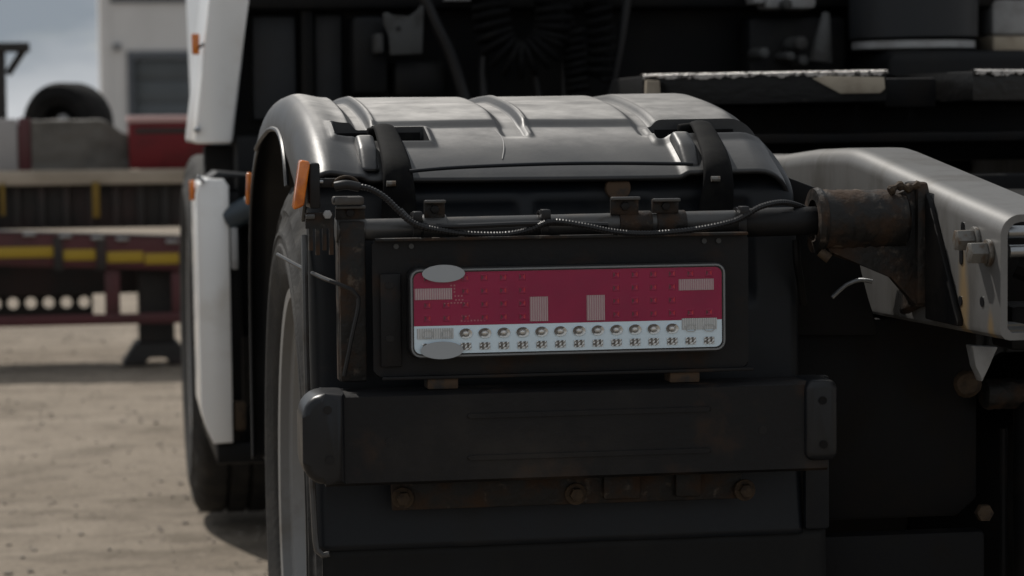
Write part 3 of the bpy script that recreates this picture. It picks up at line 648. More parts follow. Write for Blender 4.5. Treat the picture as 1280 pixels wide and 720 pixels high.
# chassis rails ----------------------------------------------------------
def rail(xo, s, name):
    top = [(-0.262, 1.026), (0.377, 1.104), (0.60, 1.100), (0.80, 1.088), (4.9, 1.05)]
    bot = [(-0.262, 0.873), (0.40, 0.863), (0.80, 0.83), (1.2, 0.80), (4.9, 0.80)]
    ys = [-0.262, -0.25, -0.1, 0.1, 0.25, 0.32, 0.36, 0.38, 0.40, 0.45, 0.6, 0.8, 1.2, 2.0, 3.0, 4.9]
    def lin(t, y):
        for (a, b), (c, d) in zip(t, t[1:]):
            if a <= y <= c: return b + (d-b)*(y-a)/(c-a)
    def sm(t, y): return (lin(t, max(-0.262, y-0.04)) + lin(t, y) + lin(t, min(4.9, y+0.04)))/3
    bm = bmesh.new(); rows = []; r = 0.026; Wd = 0.088; th = 0.009
    for y in ys:
        zt, zb = sm(top, y), sm(bot, y); o = []
        o += [(xo + s*Wd, zt)]
        o += [(xo + s*(r - r*math.sin(R(a))), zt - r + r*math.cos(R(a))) for a in range(0, 91, 9)]
        o += [(xo + s*(0.012 - 0.012*math.cos(R(a))), zb + 0.012 - 0.012*math.sin(R(a))) for a in range(0, 91, 30)]
        o += [(xo + s*Wd, zb)]
        q = [(xo + s*Wd, zb + th), (xo + s*(th+0.006), zb + th)] + [(xo + s*th, zb + th + 0.006)] + [(xo + s*(r - (r-th)*math.cos(R(a))), zt - r + (r-th)*math.sin(R(a))) for a in range(0, 91, 30)] + [(xo + s*Wd, zt - th)]
        rows.append([bm.verts.new((x, y, z)) for x, z in o+q])
    n = len(rows[0])
    for a, b in zip(rows, rows[1:]):
        for k in range(n): bm.faces.new((a[k], a[(k+1) % n], b[(k+1) % n], b[k]))
    bm.faces.new(rows[0]); bm.faces.new(rows[-1])
    return finish(name, bm, 'rail_paint', T, 25)
RL = rail(-0.45, 1, 'frame_rail'); rail(0.45, -1, 'frame_rail')
for px, py, dz in ((1215, 300, 0), (1232, 316, 0)):
    c = PX(px+6, py, -0.45)
    finish('rail_washer', cyl((-0.4502, c.y, c.z), (-0.456, c.y, c.z), 0.017, seg=20, b=0.001), 'bolt_steel', RL)
    finish('rail_bolt', hexbolt((-0.456, c.y, c.z), (-1, 0, 0), 0.0145, 0.022), 'bolt_steel', RL)
for px, py in ((1201, 376), (1228, 377)):
    c = PX(px, py, -0.45); finish('rail_hole', cyl((-0.4512, c.y, c.z), (-0.4495, c.y, c.z), 0.0065, seg=14), 'lamp_black', RL)
for px, py in ((1204, 288), (1202, 320)):
    c = PX(px, py, -0.45); finish('rail_slot', prism(rrect(c.y-0.006, c.y+0.006, c.z-0.011, c.z+0.011, 0.0055), 0, -0.4512, -0.4495), 'lamp_black', RL)
# rusty pivot bracket that carries the cross tube
pb = empty('pivot_bracket', T)
def rough_cyl(p0, p1, r, n=28, m=30, amp=0.0022):
    p0, p1 = Vector(p0), Vector(p1); u, v = frame(p1-p0); bm = bmesh.new(); rr = []
    for j in range(m+1):
        t = j/m; c = p0.lerp(p1, t); rad = r*(1 - 0.05*t) - (0.005 if j in (0, m) else 0)
        rr.append([bm.verts.new(c + (u*math.cos(2*math.pi*k/n) + v*math.sin(2*math.pi*k/n))*(rad + amp*noise.noise(Vector((j*0.5, k*0.6, r*50))))) for k in range(n)])
    for a, b in zip(rr, rr[1:]):
        for k in range(n): bm.faces.new((a[k], a[(k+1) % n], b[(k+1) % n], b[k]))
    bm.faces.new(rr[0]); bm.faces.new(rr[-1]); return bm
finish('pivot_housing', rough_cyl((-0.597, 0.030, 1.012), (-0.478, 0.030, 1.012), 0.041), 'rusty_steel', pb, 40)
finish('housing_lip', lathe([(0, 0.028), (0, 0.043), (0.007, 0.0445), (0.012, 0.042), (0.012, 0.028)], 32), 'rusty_steel', pb).location = (-0.604, 0.030, 1.012)
finish('gusset', prism([(-0.594, 0.985), (-0.585, 0.968), (-0.500, 0.938), (-0.468, 0.895), (-0.4515, 0.895), (-0.4515, 1.055), (-0.478, 1.052), (-0.50, 1.046)], 1, 0.012, 0.024, 0.003), 'rusty_steel', pb)
finish('weld_flange', prism([(0.004, 0.900), (0.085, 0.880), (0.090, 1.030), (0.060, 1.062), (0.010, 1.062), (0.002, 1.050)], 0, -0.468, -0.4508, 0.004), 'rusty_steel', pb)
bm = bmesh.new()
for k in range(1): pass
bm.free()
finish('bracket_shadow_plate', prism([(0.003, 1.048), (-0.012, 1.036), (-0.128, 0.888), (-0.126, 0.880), (0.003, 0.880)], 0, -0.4575, -0.4506, 0.001, 1), 'chassis_black', pb)  # black plate cut to the outline of the bracket's shadow on the rail
finish('weld_bead', tube([(-0.505, 0.008, 1.050), (-0.492, 0.010, 1.057), (-0.478, 0.012, 1.054), (-0.462, 0.010, 1.058)], lambda i: 0.0055 + 0.002*math.sin(i*1.7), 8, 0.003), 'rust_bolt', pb)
finish('grease_nipple', cyl((-0.60, 0.01, 0.972), (-0.588, 0.006, 0.962), 0.007, seg=10, b=0.001), 'rust_bolt', pb)
finish('air_line', sweep(spline([PY(1070, 318, 0.06), PY(1090, 328, 0.06), PY(1112, 338, 0.06), PY(1128, 352, 0.08), PY(1140, 385, 0.10)], 0.0016), lambda i: 0.0062 + (0.0009 if (i//2) % 2 else -0.0004), 8), 'conduit', T, 0)
finish('air_line', tube([PY(995, 300, 0.06), PY(996, 325, 0.06), PY(1000, 350, 0.08), PY(1004, 380, 0.1)], 0.0055, 8), 'chassis_black', T)
finish('air_line', tube([PY(1040, 372, 0.2), PY(1058, 356, 0.2), PY(1076, 350, 0.2), PY(1090, 352, 0.2)], 0.003, 8), 'chrome', T)
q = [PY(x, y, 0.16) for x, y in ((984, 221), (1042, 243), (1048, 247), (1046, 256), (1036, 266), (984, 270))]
finish('guard_shadow_wedge', prism([(p.x, p.z) for p in q], 1, 0.16, 0.20, 0.003), 'chassis_black', T)  # dark wedge standing in for the mudguard's shadow on the rail
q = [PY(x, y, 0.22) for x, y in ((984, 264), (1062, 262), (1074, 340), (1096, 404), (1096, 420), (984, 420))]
finish('rail_shade_sheet', prism([(p.x, p.z) for p in q], 1, 0.22, 0.235, 0.003), 'chassis_black', T)  # black sheet added where the rail lies in the mudguard's shade
# dark running gear between rail and wheel
finish('cross_member', box(-0.362, 0.362, 0.10, 0.17, 0.875, 1.02, 0.008), 'chassis_black', T)
finish('cross_member', box(-0.362, 0.362, 1.30, 1.40, 0.83, 1.04, 0.008), 'chassis_black', T)
finish('sun_block_plate', box(-0.36, 0.36, 0.175, 1.29, 1.000, 1.012, 0.002), 'chassis_black', T)  # added to keep the sun off the differential below
finish('suspension_plate', prism([(-0.575, 0.60), (-0.575, 0.862), (-0.30, 0.862), (-0.30, 0.60), (-0.33, 0.575), (-0.55, 0.575)], 1, 0.24, 0.26, 0.004), 'chassis_black', T)
finish('air_spring', lathe([(-0.13, 0.10), (-0.12, 0.13), (-0.06, 0.145), (-0.02, 0.125), (0.03, 0.145), (0.09, 0.14), (0.12, 0.11)], 32, False), 'chassis_black', T)
o = bpy.data.objects['air_spring']; o.rotation_euler.y = R(90); o.location = (-0.40, 0.46, 0.72)
finish('stabiliser_bar', cyl((-0.56, 0.20, 0.36), (0.56, 0.20, 0.36), 0.028, seg=16), 'chassis_black', T)
finish('axle_bracket', box(-0.58, -0.30, 0.20, 0.235, 0.34, 0.56, 0.01), 'chassis_black', T)
finish('shock_absorber', cyl((-0.215, 0.22, 0.36), (-0.215, 0.22, 0.745), 0.036, seg=24, b=0.004), 'chassis_black', T)
finish('shock_rod', cyl((-0.262, 0.235, 0.42), (-0.262, 0.235, 0.70), 0.006, seg=10), 'chassis_black', T)
finish('shock_mount', rough_cyl((-0.30, 0.22, 0.752), (-0.19, 0.22, 0.752), 0.022), 'rusty_steel', T, 40)
finish('hanger_bolt', rough_cyl(PY(1209, 480, 0.19), PY(1209, 480, 0.165), 0.020, 14, 4), 'rust_bolt', T, 50)
finish('hanger_bolt', hexbolt(PY(1228, 640, 0.19), (0, -1, 0), 0.013, 0.014), 'rust_bolt', T)
q = [PY(x, y, 0.12) for x, y in ((1214, 432), (1248, 434), (1238, 455), (1228, 478), (1220, 458))]
finish('guide_wedge', prism([(p.x, p.z) for p in q], 1, 0.12, 0.145, 0.002), 'pale_metal', T)
for px, py in ((1268, 290), (1270, 314)):
    c = PY(px, py, -0.10); finish('steel_pipe', cyl((c.x-0.010, -0.10, c.z), (c.x+0.30, -0.10, c.z), 0.0085, seg=14), 'chrome', T)
finish('hose_bundle', tube([(-0.36, -0.08, 0.955), (-0.30, -0.10, 0.93), (-0.2, -0.09, 0.93), (0.3, -0.08, 0.94)], 0.018, 10), 'chassis_black', T)
finish('tow_jaw_beam', box(-0.361, 0.361, -0.06, 0.02, 0.84, 0.90, 0.008), 'chassis_black', T)

# fifth wheel ------------------------------------------------------------
fwp = empty('fifth_wheel', T)
def horn(pts, z0, z1):
    bm = prism(pts, 2, z0, z1); bmesh.ops.subdivide_edges(bm, edges=[e for e in bm.edges if e.calc_length() > 0.08], cuts=8, use_grid_fill=True); return bm
plate = [(-0.492, 1.60), (-0.40, 1.535), (-0.25, 1.43), (-0.085, 1.335), (-0.070, 1.45), (-0.055, 1.72), (0.055, 1.72), (0.070, 1.45), (0.092, 1.36), (0.25, 1.45), (0.40, 1.545), (0.492, 1.61), (0.48, 1.95), (0.36, 2.18), (0.15, 2.30), (-0.15, 2.30), (-0.36, 2.18), (-0.48, 1.95)]
pf = [plate[0], plate[1], plate[2], plate[3], plate[4], plate[5], plate[6], plate[7], plate[8], plate[9], plate[10], plate[11]] + plate[12:]
def zt(x, y): return 1.232 + 0.0016*noise.noise(Vector((x*40, y*30, 0)))
bm = prism(pf, 2, 1.176, 1.232, 0.004, 2, True)
finish('coupling_plate', bm, 'grease_plate', fwp, 30)
def grease_edge(a, b, n):
    bm = bmesh.new(); rr = []
    for i in range(n+1):
        t = i/n; x = a[0] + (b[0]-a[0])*t; y = a[1] + (b[1]-a[1])*t - 0.006
        h = 0.0055 + 0.0035*noise.noise(Vector((x*60, 1, 2))) + 0.003*noise.noise(Vector((x*170, 4, 2)))
        dz = max(0.003, h*1.25 + 0.006*noise.noise(Vector((x*22, 7, 1))) + 0.004*noise.noise(Vector((x*90, 3, 1))))
        rr.append([bm.verts.new((x + 0.001*random.random(), y + k[0], 1.2335 + k[1])) for k in ((0.03, 0.0), (0.015, 0.0028), (0.004, 0.002 + 0.001*random.random()), (-0.0015, -0.001), (-0.001 + 0.001*random.random(), -dz), (0.006, -dz))])
    for p, q in zip(rr, rr[1:]):
        for k in range(5): bm.faces.new((p[k], p[k+1], q[k+1], q[k]))
    return finish('grease_smear', bm, 'grease', fwp, 50)
grease_edge(plate[0], plate[1], 40); grease_edge(plate[1], plate[2], 60); grease_edge(plate[2], plate[3], 60); grease_edge(plate[8], plate[9], 60)
finish('worn_ramp', prism([(-0.225, 1.222), (-0.20, 1.226), (-0.088, 1.222), (-0.086, 1.200), (-0.095, 1.192), (-0.17, 1.192)], 1, 0, 0.006, 0.002), 'beige_dirt', fwp)
o = bpy.data.objects['worn_ramp']; dv = (Vector((-0.085, 1.335, 0)) - Vector((-0.25, 1.43, 0))).normalized(); o.rotation_euler.z = math.atan2(dv.y, dv.x)
p0 = Vector((-0.085, 1.335, 0)); rr_ = Matrix.Rotation(o.rotation_euler.z, 3, 'Z') @ Vector((-0.086, 0, 0)); o.location = p0 - rr_ + Vector((-0.006, -0.008, 0))
finish('worn_end', prism([(-0.494, 1.176), (-0.462, 1.176), (-0.466, 1.222), (-0.492, 1.224)], 1, 1.560, 1.574, 0.002), 'beige_dirt', fwp)
finish('coupling_jaw', box(-0.052, 0.052, 1.45, 1.70, 1.165, 1.222, 0.006), 'chassis_black', fwp)
finish('pedestal', prism([(-0.44, 1.06), (0.44, 1.06), (0.40, 1.174), (-0.40, 1.174)], 1, 1.62, 1.98, 0.008), 'chassis_black', fwp)
finish('pedestal_plate', box(-0.47, 0.47, 1.42, 2.2, 1.100, 1.118, 0.003), 'chassis_black', fwp)
finish('release_handle', tube([(-0.44, 1.66, 1.12), (-0.55, 1.55, 1.12), (-0.585, 1.40, 1.128), (-0.560, 1.33, 1.132)], 0.007, 8), 'black_steel', fwp)

# catwalk, tanks, side panel --------------------------------------------
finish('catwalk', box(-0.70, 0.70, 2.35, 2.95, 1.02, 1.06, 0.005), 'chassis_black', T)
finish('battery_box', box(-1.17, -0.56, 1.75, 2.72, 0.36, 0.985, 0.03, 3), 'cab_black', T)
finish('air_tank', cyl((-0.86, 1.50, 0.70), (-0.50, 1.50, 0.70), 0.11, seg=24, b=0.03), 'chassis_black', T)
sk = empty('side_skirt', T)
pf = [(-1.300, 0.47), (-1.303, 0.98), (-1.296, 1.005), (-1.275, 1.018), (-1.235, 1.016), (-1.224, 1.0), (-1.224, 0.382), (-1.270, 0.380), (-1.288, 0.42)]
finish('skirt_panel', prism(pf, 1, 2.88, 3.16, 0.006, 2, True), 'white_paint', sk)
finish('skirt_top', prism([(-1.270, 1.0195), (-1.19, 1.0195), (-1.17, 1.026), (-1.250, 1.034)], 1, 2.90, 3.14, 0.006, 2, True), 'cab_grey', sk)
finish('skirt_inner', box(-1.2235, -1.195, 2.93, 3.70, 0.36, 0.985, 0.006), 'cab_black', sk)
finish('lower_valance', box(-1.262, -1.05, 2.92, 3.70, 0.325, 0.378, 0.008), 'cab_black', sk)
finish('filler_pipe', cyl((-1.222, 2.90, 0.92), (-1.160, 2.86, 0.955), 0.030, seg=18, b=0.004), 'blue_plastic', sk)
finish('step_tread', box(-1.219, -1.192, 2.885, 2.925, 0.41, 0.48, 0.004), 'rust_bolt', sk)
finish('hinge', box(-1.221, -1.205, 2.87, 2.90, 0.80, 0.90, 0.003), 'pale_metal', sk)
marker(PY(236, 226, 2.92), PY(243, 225, 2.92), PY(243, 250, 2.92), PY(237, 251, 2.92), 0.06)
for px, py in ((249, 222), (253, 226)): c = PY(px, py, 2.87); finish('panel_screw', cyl((c.x, 2.877, c.z), (c.x, 2.868, c.z), 0.006, seg=10, b=0.001), 'chrome', sk)
# cab --------------------------------------------------------------------
cab = empty('cab', T)
CY = 3.22
finish('cab_shell', prism([(-1.205, 1.16), (1.205, 1.16), (1.235, 2.4), (1.15, 3.0), (-1.15, 3.0), (-1.235, 2.4)], 1, CY+0.20, 5.60, 0.04, 3), 'white_paint', cab)
finish('rear_wall', box(-1.19, 1.19, CY+0.10, CY+0.199, 0.98, 2.92, 0.01), 'cab_black', cab)
finish('chassis_bulkhead', box(-1.18, 1.18, CY+0.3, CY+0.4, 0.62, 1.055, 0.01), 'chassis_black', T)
def wallbox(name, px0, py0, px1, py1, m, y0=CY, dep=0.04, b=0.008):
    a, c = PY(px0, py0, y0), PY(px1, py1, y0); return finish(name, box(a.x, c.x, y0, y0+dep, c.z, a.z, b), m, cab)
a = PY(316, 18, CY); c = PY(374, 150, CY); finish('wall_panel', box(a.x, c.x, CY+0.05, CY+0.098, c.z, a.z, 0.01), 'cab_grey', cab)
a = PY(394, 16, CY); c = PY(432, 150, CY); finish('wall_panel', box(a.x, c.x, CY+0.05, CY+0.098, c.z, a.z, 0.01), 'cab_grey', cab)
a = PY(376, 0, CY); finish('wall_post', box(a.x, a.x+0.034, CY+0.02, CY+0.098, 1.0, 2.88, 0.01), 'cab_black', cab)
finish('upper_beam', box(-1.16, 1.16, CY-0.02, CY+0.098, PY(640, 12, CY).z, PY(640, 12, CY).z+0.10, 0.02), 'cab_black', cab)
# side deflectors: lean out towards the bottom
def deflector(s):
    xo = [(-1.292, 1.098), (-1.246, 1.47), (-1.222, 1.75), (-1.216, 2.9)]; xi = [(-1.116, 2.9), (-1.122, 1.75), (-1.147, 1.47), (-1.196, 1.098)]
    pl = [(s*x, z) for x, z in xo + xi]
    return finish('side_deflector', prism(pl, 1, CY-0.02, CY+0.60, 0.010, 3), 'white_paint', cab)
deflector(1); deflector(-1)
for i, (px, py) in enumerate(((246, 162),)): c = PY(px, py, CY-0.03); finish('deflector_screw', cyl((c.x, CY-0.018, c.z), (c.x, CY-0.035, c.z), 0.008, seg=12, b=0.002), 'chrome', cab)
marker(PY(239, 42, CY), PY(249, 42, CY), PY(249, 68, CY), PY(240, 68, CY), 0.05, par=cab)
finish('marker_wire', tube([PY(248, 60, CY), PY(256, 54, CY), PY(262, 48, CY)], 0.004, 6), 'conduit', cab)
# pale valve bracket with a hole
pts = [PY(x, y, CY-0.12) for x, y in ((479, 16), (486, 15), (489, 20), (512, 22), (520, 16), (526, 6), (530, 8), (528, 67), (487, 69), (487, 42), (480, 32))]
vb = finish('valve_bracket', prism([(p.x, p.z) for p in pts], 1, CY-0.12, CY-0.105, 0.003), 'dull_metal', cab)
c = PY(498, 36, CY-0.121); finish('bracket_hole', cyl((c.x, CY-0.122, c.z), (c.x, CY-0.119, c.z), 0.007, seg=14), 'lamp_black', vb)
finish('valve_body', box(PY(462, 45, CY).x, PY(472, 45, CY).x, CY-0.13, CY-0.05, PY(465, 68, CY).z, PY(465, 44, CY).z, 0.006), 'dull_metal', cab)
wallbox('valve_block', 440, 20, 486, 118, 'cab_black', CY-0.05, 0.14, 0.015)
wallbox('valve_block', 492, 76, 560, 122, 'cab_black', CY-0.05, 0.14, 0.02)
wallbox('name_plate', 555, -4, 612, 1, 'pale_metal', CY-0.05, 0.03, 0.004)
# hoses and air coils
for pts, r in (([(527, -10), (545, 30), (565, 70), (582, 125)], 0.016), ([(606, 60), (604, 90), (605, 130)], 0.012), ([(660, 50), (668, 90), (676, 130)], 0.010), ([(700, -5), (702, 40), (706, 130)], 0.010), ([(785, -5), (775, 60), (760, 130)], 0.012)):
    finish('air_hose', tube([PY(x, y, CY-0.10) for x, y in pts], r, 10, 0.02), 'conduit', cab)
def coil(pts, rc, turns, rw):
    path = spline([PY(x, y, CY-0.16) for x, y in pts], 0.004); n = turns*20; o = []
    for i in range(n+1):
        t = i/n*(len(path)-1); k = min(int(t), len(path)-2); p = path[k].lerp(path[k+1], t-k); d = (path[k+1]-path[k]).normalized(); u, v = frame(d); a = 2*math.pi*i/20
        o.append(p + (u*math.cos(a) + v*math.sin(a))*rc)
    return sweep(o, rw, 7)
finish('coiled_air_line', coil([(612, -30), (614, 20), (622, 55), (645, 74), (672, 66), (690, 40), (692, -20)], 0.042, 20, 0.0085), 'strap_rubber', cab)
finish('coiled_air_line', coil([(716, 30), (719, 70), (722, 100), (724, 150)], 0.026, 12, 0.0075), 'strap_rubber', cab)
finish('coiled_air_line', coil([(745, -40), (748, 10), (752, 60), (748, 100)], 0.030, 11, 0.0075), 'strap_rubber', cab)
# pale fittings in the middle
wallbox('pale_cover', 957, -40, 1021, 11, 'pale_metal', CY-0.10, 0.10, 0.012)
wallbox('pale_cover', 942, -40, 958, 5, 'pale_metal', CY-0.10, 0.10, 0.010)
c = PY(1031, 50, CY-0.15); finish('funnel', cyl((c.x-0.012, CY-0.15, PY(1026, 80, CY).z), (c.x+0.004, CY-0.15, PY(1032, 18, CY).z), 0.030, 0.010, 20, 0.006), 'dull_metal', cab)
for px, py, r in ((1003, 54, 0.016), (956, 66, 0.012), (989, 70, 0.010), (1006, 75, 0.012), (1035, 72, 0.010), (985, 5, 0.012)):
    c = PY(px, py, CY-0.14); finish('coupling_head', cyl((c.x, CY-0.14, c.z), (c.x, CY-0.02, c.z), r*1.1, r*1.3, 16, r*0.4), 'dull_metal', cab)
wallbox('coupling_board', 935, 20, 1060, 130, 'cab_black', CY-0.02, 0.11, 0.02)
# upright canister with a worn ring, on its pedestal
c0 = PY(1165, 40, CY-0.25); finish('air_cleaner', cyl((c0.x, CY-0.1, PY(1165, 46, CY-0.2).z), (c0.x-0.01, CY-0.1, 2.5), 0.165, 0.175, 40, 0.02), 'cab_grey', cab)
finish('cleaner_ring', lathe([(0, 0.135), (0, 0.158), (0.018, 0.158), (0.018, 0.135)], 40), 'pale_metal', cab)
o = bpy.data.objects['cleaner_ring']; o.rotation_euler.y = R(-90); o.location = (c0.x, CY-0.1, PY(1165, 59, CY-0.25).z)
a, b = PY(1112, 63, CY-0.3), PY(1250, 100, CY-0.3); finish('cleaner_base', box(a.x, b.x+0.1, CY-0.3, CY+0.09, b.z-0.1, a.z, 0.03, 3), 'cab_black', cab)
a, b = PY(1237, -60, CY), PY(1300, 44, CY); finish('pale_locker', box(a.x, b.x, CY-0.02, CY+0.09, b.z, a.z, 0.012), 'pale_metal', cab)
a, b = PY(1233, 45, CY), PY(1300, 66, CY); finish('locker_sill', box(a.x, b.x, CY-0.05, CY+0.09, b.z, a.z-0.002, 0.006), 'beige_dirt', cab)
finish('floor_beam', box(-1.19, 1.19, CY-0.02, CY+0.09, 0.90, 1.12, 0.02), 'cab_black', cab)
finish('arch_liner', box(-1.262, -0.70, CY+0.095, CY+0.16, 0.60, 1.094, 0.01), 'chassis_black', cab)
# front of the cab, only for the shape of the shadow
finish('windscreen', box(-1.08, 1.08, 5.601, 5.612, 1.95, 2.9, 0.003), 'lamp_black', cab)

# ------------------------------------------------------------------ flatbed trailer behind
TY = 9.05
tr = thing('flatbed_trailer', 'low flatbed trailer with dark red side, yellow tape and wooden deck behind the truck', 'trailer', (-3.0, TY, 0))
def TB(name, x0, x1, y0, y1, z0, z1, m, b=0.006, rot=0.0):
    o = finish(name, box(x0+3.0, x1+3.0, y0-TY, y1-TY, z0, z1, b), m, tr); return o
def Z(py, Y=TY, px=110): return PY(px, py, Y).z
def Xp(px, Y=TY, py=300): return PY(px, py, Y).x
zd = Z(214); 
for k in range(3):
    finish('deck_plank', box(-4.0, 9.0, k*0.30+0.03, k*0.30+0.322, zd-0.04, zd - 0.004 + 0.004*math.sin(k*2.1), 0.006), 'wood_deck', tr)
TB('deck_edge', -7, 6, TY-0.03, TY+0.028, Z(231), zd+0.006, 'wood_deck', 0.01)
TB('side_beam', -7, 6, TY+0.06, TY+0.10, Z(286), zd-0.045, 'trailer_dark', 0.004)
TB('lower_frame', -7, 6, TY+0.25, TY+0.40, Z(372), Z(318), 'trailer_dark', 0.01)
sr = TB('side_rail', -7, -0.6, TY-0.12, TY-0.02, Z(333), Z(291), 'trailer_red', 0.008); 
cap_ = TB('rail_cap', -7, -0.6, TY-0.13, TY-0.10, Z(291)+0.0005, Z(289), 'pale_metal', 0.002)
for o in (sr, cap_): o.rotation_euler.y = 0.045; o.location.z += 0.045*(3.0-1.6)
for a, b in ((-60, -12), (-8, 67), (79, 119), (133, 178), (180, 222)):
    x0, x1 = Xp(a), Xp(b); py = 312 + (a+b)/2*0.045
    c = finish('reflective_tape', box(x0+3.0, x1+3.0, -0.126, -0.1205, Z(py+7, TY, (a+b)/2), Z(py-6, TY, (a+b)/2), 0.001), 'tape_yellow', tr)
for px in (37, 82, 122, 153, 215):
    c = PY(px, 290+px*0.05, TY-0.1); finish('rope_hook', box(c.x+2.97, c.x+3.03, -0.14, -0.11, c.z-0.012, c.z+0.006, 0.004), 'chrome', tr)
for px in (73, 126): 
    c = Xp(px); finish('rail_divider', box(c+2.978, c+3.022, -0.135, -0.1215, Z(336), Z(294), 0.004), 'trailer_dark', tr)
for px, wd in ((5, 5), (121, 9)):
    x = Xp(px); ww = wd/261/2; z0 = Z(272 if wd > 5 else 268)
    finish('ratchet_strap', box(x-ww+3, x+ww+3, -0.045, -0.033, z0, zd-0.05, 0.003), 'strap_yellow', tr)
for px in range(-40, 232, 31):
    x = Xp(px); finish('side_rib', box(x+2.985, x+3.015, 0.02, 0.058, Z(285), zd-0.045, 0.003), 'trailer_dark', tr)
for px in (-80, 139, 222):
    x = Xp(px); finish('guard_post', box(x+2.965, x+3.035, -0.10, -0.06, Z(402), Z(331 + px*0.04), 0.004), 'trailer_red', tr)
gb = TB('guard_bar', -7, -0.3, TY-0.125, TY-0.1005, Z(404), Z(391), 'trailer_red', 0.004)
# castellated beam with round holes
def holes_beam():
    bm = bmesh.new(); r = 0.029; z0, z1 = Z(397, TY+0.5), Z(361, TY+0.5); zc = Z(377, TY+0.5); pitch_ = 21.6/250
    for k in range(-14, 6):
        xc = Xp(80) + k*pitch_ + 3.0
        if Xp(80)+k*pitch_ > Xp(112): continue
        o_ = [(xc-pitch_/2, z0), (xc, z0), (xc+pitch_/2, z0), (xc+pitch_/2, zc), (xc+pitch_/2, z1), (xc, z1), (xc-pitch_/2, z1), (xc-pitch_/2, zc)]
        ang = [225, 270, 315, 0, 45, 90, 135, 180]
        A = [bm.verts.new((x, 0.5, z)) for x, z in o_]; B = [bm.verts.new((xc + r*math.cos(R(a)), 0.5, zc + r*math.sin(R(a)))) for a in ang]
        for i in range(8): bm.faces.new((A[i], A[(i+1) % 8], B[(i+1) % 8], B[i]))
    bmesh.ops.remove_doubles(bm, verts=bm.verts[:], dist=0.0005)
    o = finish('perforated_beam', bm, 'trailer_dark', tr, 0); o.modifiers.new('thickness', 'SOLIDIFY').thickness = 0.02
holes_beam()
def leg(px):
    x = Xp(px) + 3.0; lg = finish('landing_leg', box(x-0.085, x+0.085, 0.02, 0.20, 0.10, Z(320), 0.008), 'trailer_dark', tr)
    finish('leg_foot', prism([(x-0.10, 0.10), (x+0.10, 0.10), (x+0.17, -0.005), (x+0.06, -0.005), (x+0.04, 0.035), (x-0.04, 0.035), (x-0.06, -0.005), (x-0.17, -0.005)], 1, 0.0, 0.26, 0.006), 'trailer_dark', lg)
leg(194); leg(-420)
# trailer headboard post with brace (left edge)
hp = finish('stake_post', box(Xp(-2, 10)+3-0.045, Xp(12, 10)+3, 0.9, 1.0, zd+0.004, Z(57, 10), 0.006), 'trailer_dark', tr)
a, b = PY(-60, 55, 10), PY(37, 60, 10); finish('stake_bar', box(a.x+3, b.x+3, 0.88, 1.02, b.z-0.02, a.z+0.005, 0.006), 'trailer_dark', hp)
a, b = PY(12, 88, 10), PY(30, 62, 10); finish('stake_brace', cyl((a.x+2.99, 0.95, a.z-0.02), (b.x+3, 0.95, b.z), 0.019, seg=8), 'trailer_dark', hp)
for xw in (-5.2, -6.4):
    wv = empty('trailer_wheel', tr, (xw+3, 0.25, 0.42)); wv.rotation_euler.z = R(90)
    finish('tyre', lathe([(0.03, 0.22), (0.0, 0.30), (0.0, 0.36), (0.03, 0.41), (0.06, 0.42), (0.22, 0.42), (0.25, 0.41), (0.28, 0.36), (0.28, 0.30), (0.25, 0.22)], 48), 'rubber', wv)
    finish('rim', lathe([(0.05, 0.02), (0.05, 0.15), (0.03, 0.225), (0.25, 0.225), (0.25, 0.02)], 32), 'rim_paint', wv)

# load on the deck -------------------------------------------------------
def onDeck(px0, py0, px1, Y): a = PY(px0, py0, Y); b = PY(px1, py0, Y); return a.x, b.x, a.z
YD = 9.20
x0, x1, z1 = onDeck(-40, 150, 21, YD)
o = thing('pale_panel_stack', 'pale grey upright panels on the trailer deck at the left edge', 'panels', (x0, YD, zd+0.004))
for k in range(3): finish('panel', box(0, x1-x0, k*0.06, k*0.06+0.045, 0, z1-zd-0.012*k, 0.006), 'sheet_pale', o)
x0, x1, z1 = onDeck(22, 150, 38, YD)
o = finish('red_post', prism([(0, 0), (x1-x0, 0), (x1-x0, z1-zd), (0.012, z1-zd+0.01), (0, z1-zd)], 1, 0, 0.12, 0.006), 'trailer_red'); o.location = (x0, YD, zd+0.004); tag(o, 'short dark red post between pale panels and grey tarp on the trailer', 'post')
# tarpaulin bundle
x0, x1, z1 = onDeck(39, 152, 160, YD); wdt = x1-x0; hgt = z1-zd
bm = bmesh.new(); bmesh.ops.create_cube(bm, size=1); bmesh.ops.subdivide_edges(bm, edges=bm.edges[:], cuts=14, use_grid_fill=True)
for v in bm.verts:
    x, y, z = v.co.x+0.5, v.co.y+0.5, v.co.z+0.5
    top = hgt*(1 - 0.30*sstep(0.72, 1.0, x)) + 0.010*noise.noise(Vector((x*5, y*5, 1)))*(z > 0.5)
    v.co = Vector((x*wdt, y*0.42, z*top)) + Vector((0, 1, 0))*0.012*noise.noise(Vector((x*9, 3, z*4)))
bevel(bm, 0.0)
o = finish('tarpaulin_bundle', bm, 'tarp_grey', None, 50); o.location = (x0, YD, zd+0.004); tag(o, 'grey-brown tarpaulin bundle on the trailer deck in front of the tyre', 'bundle')
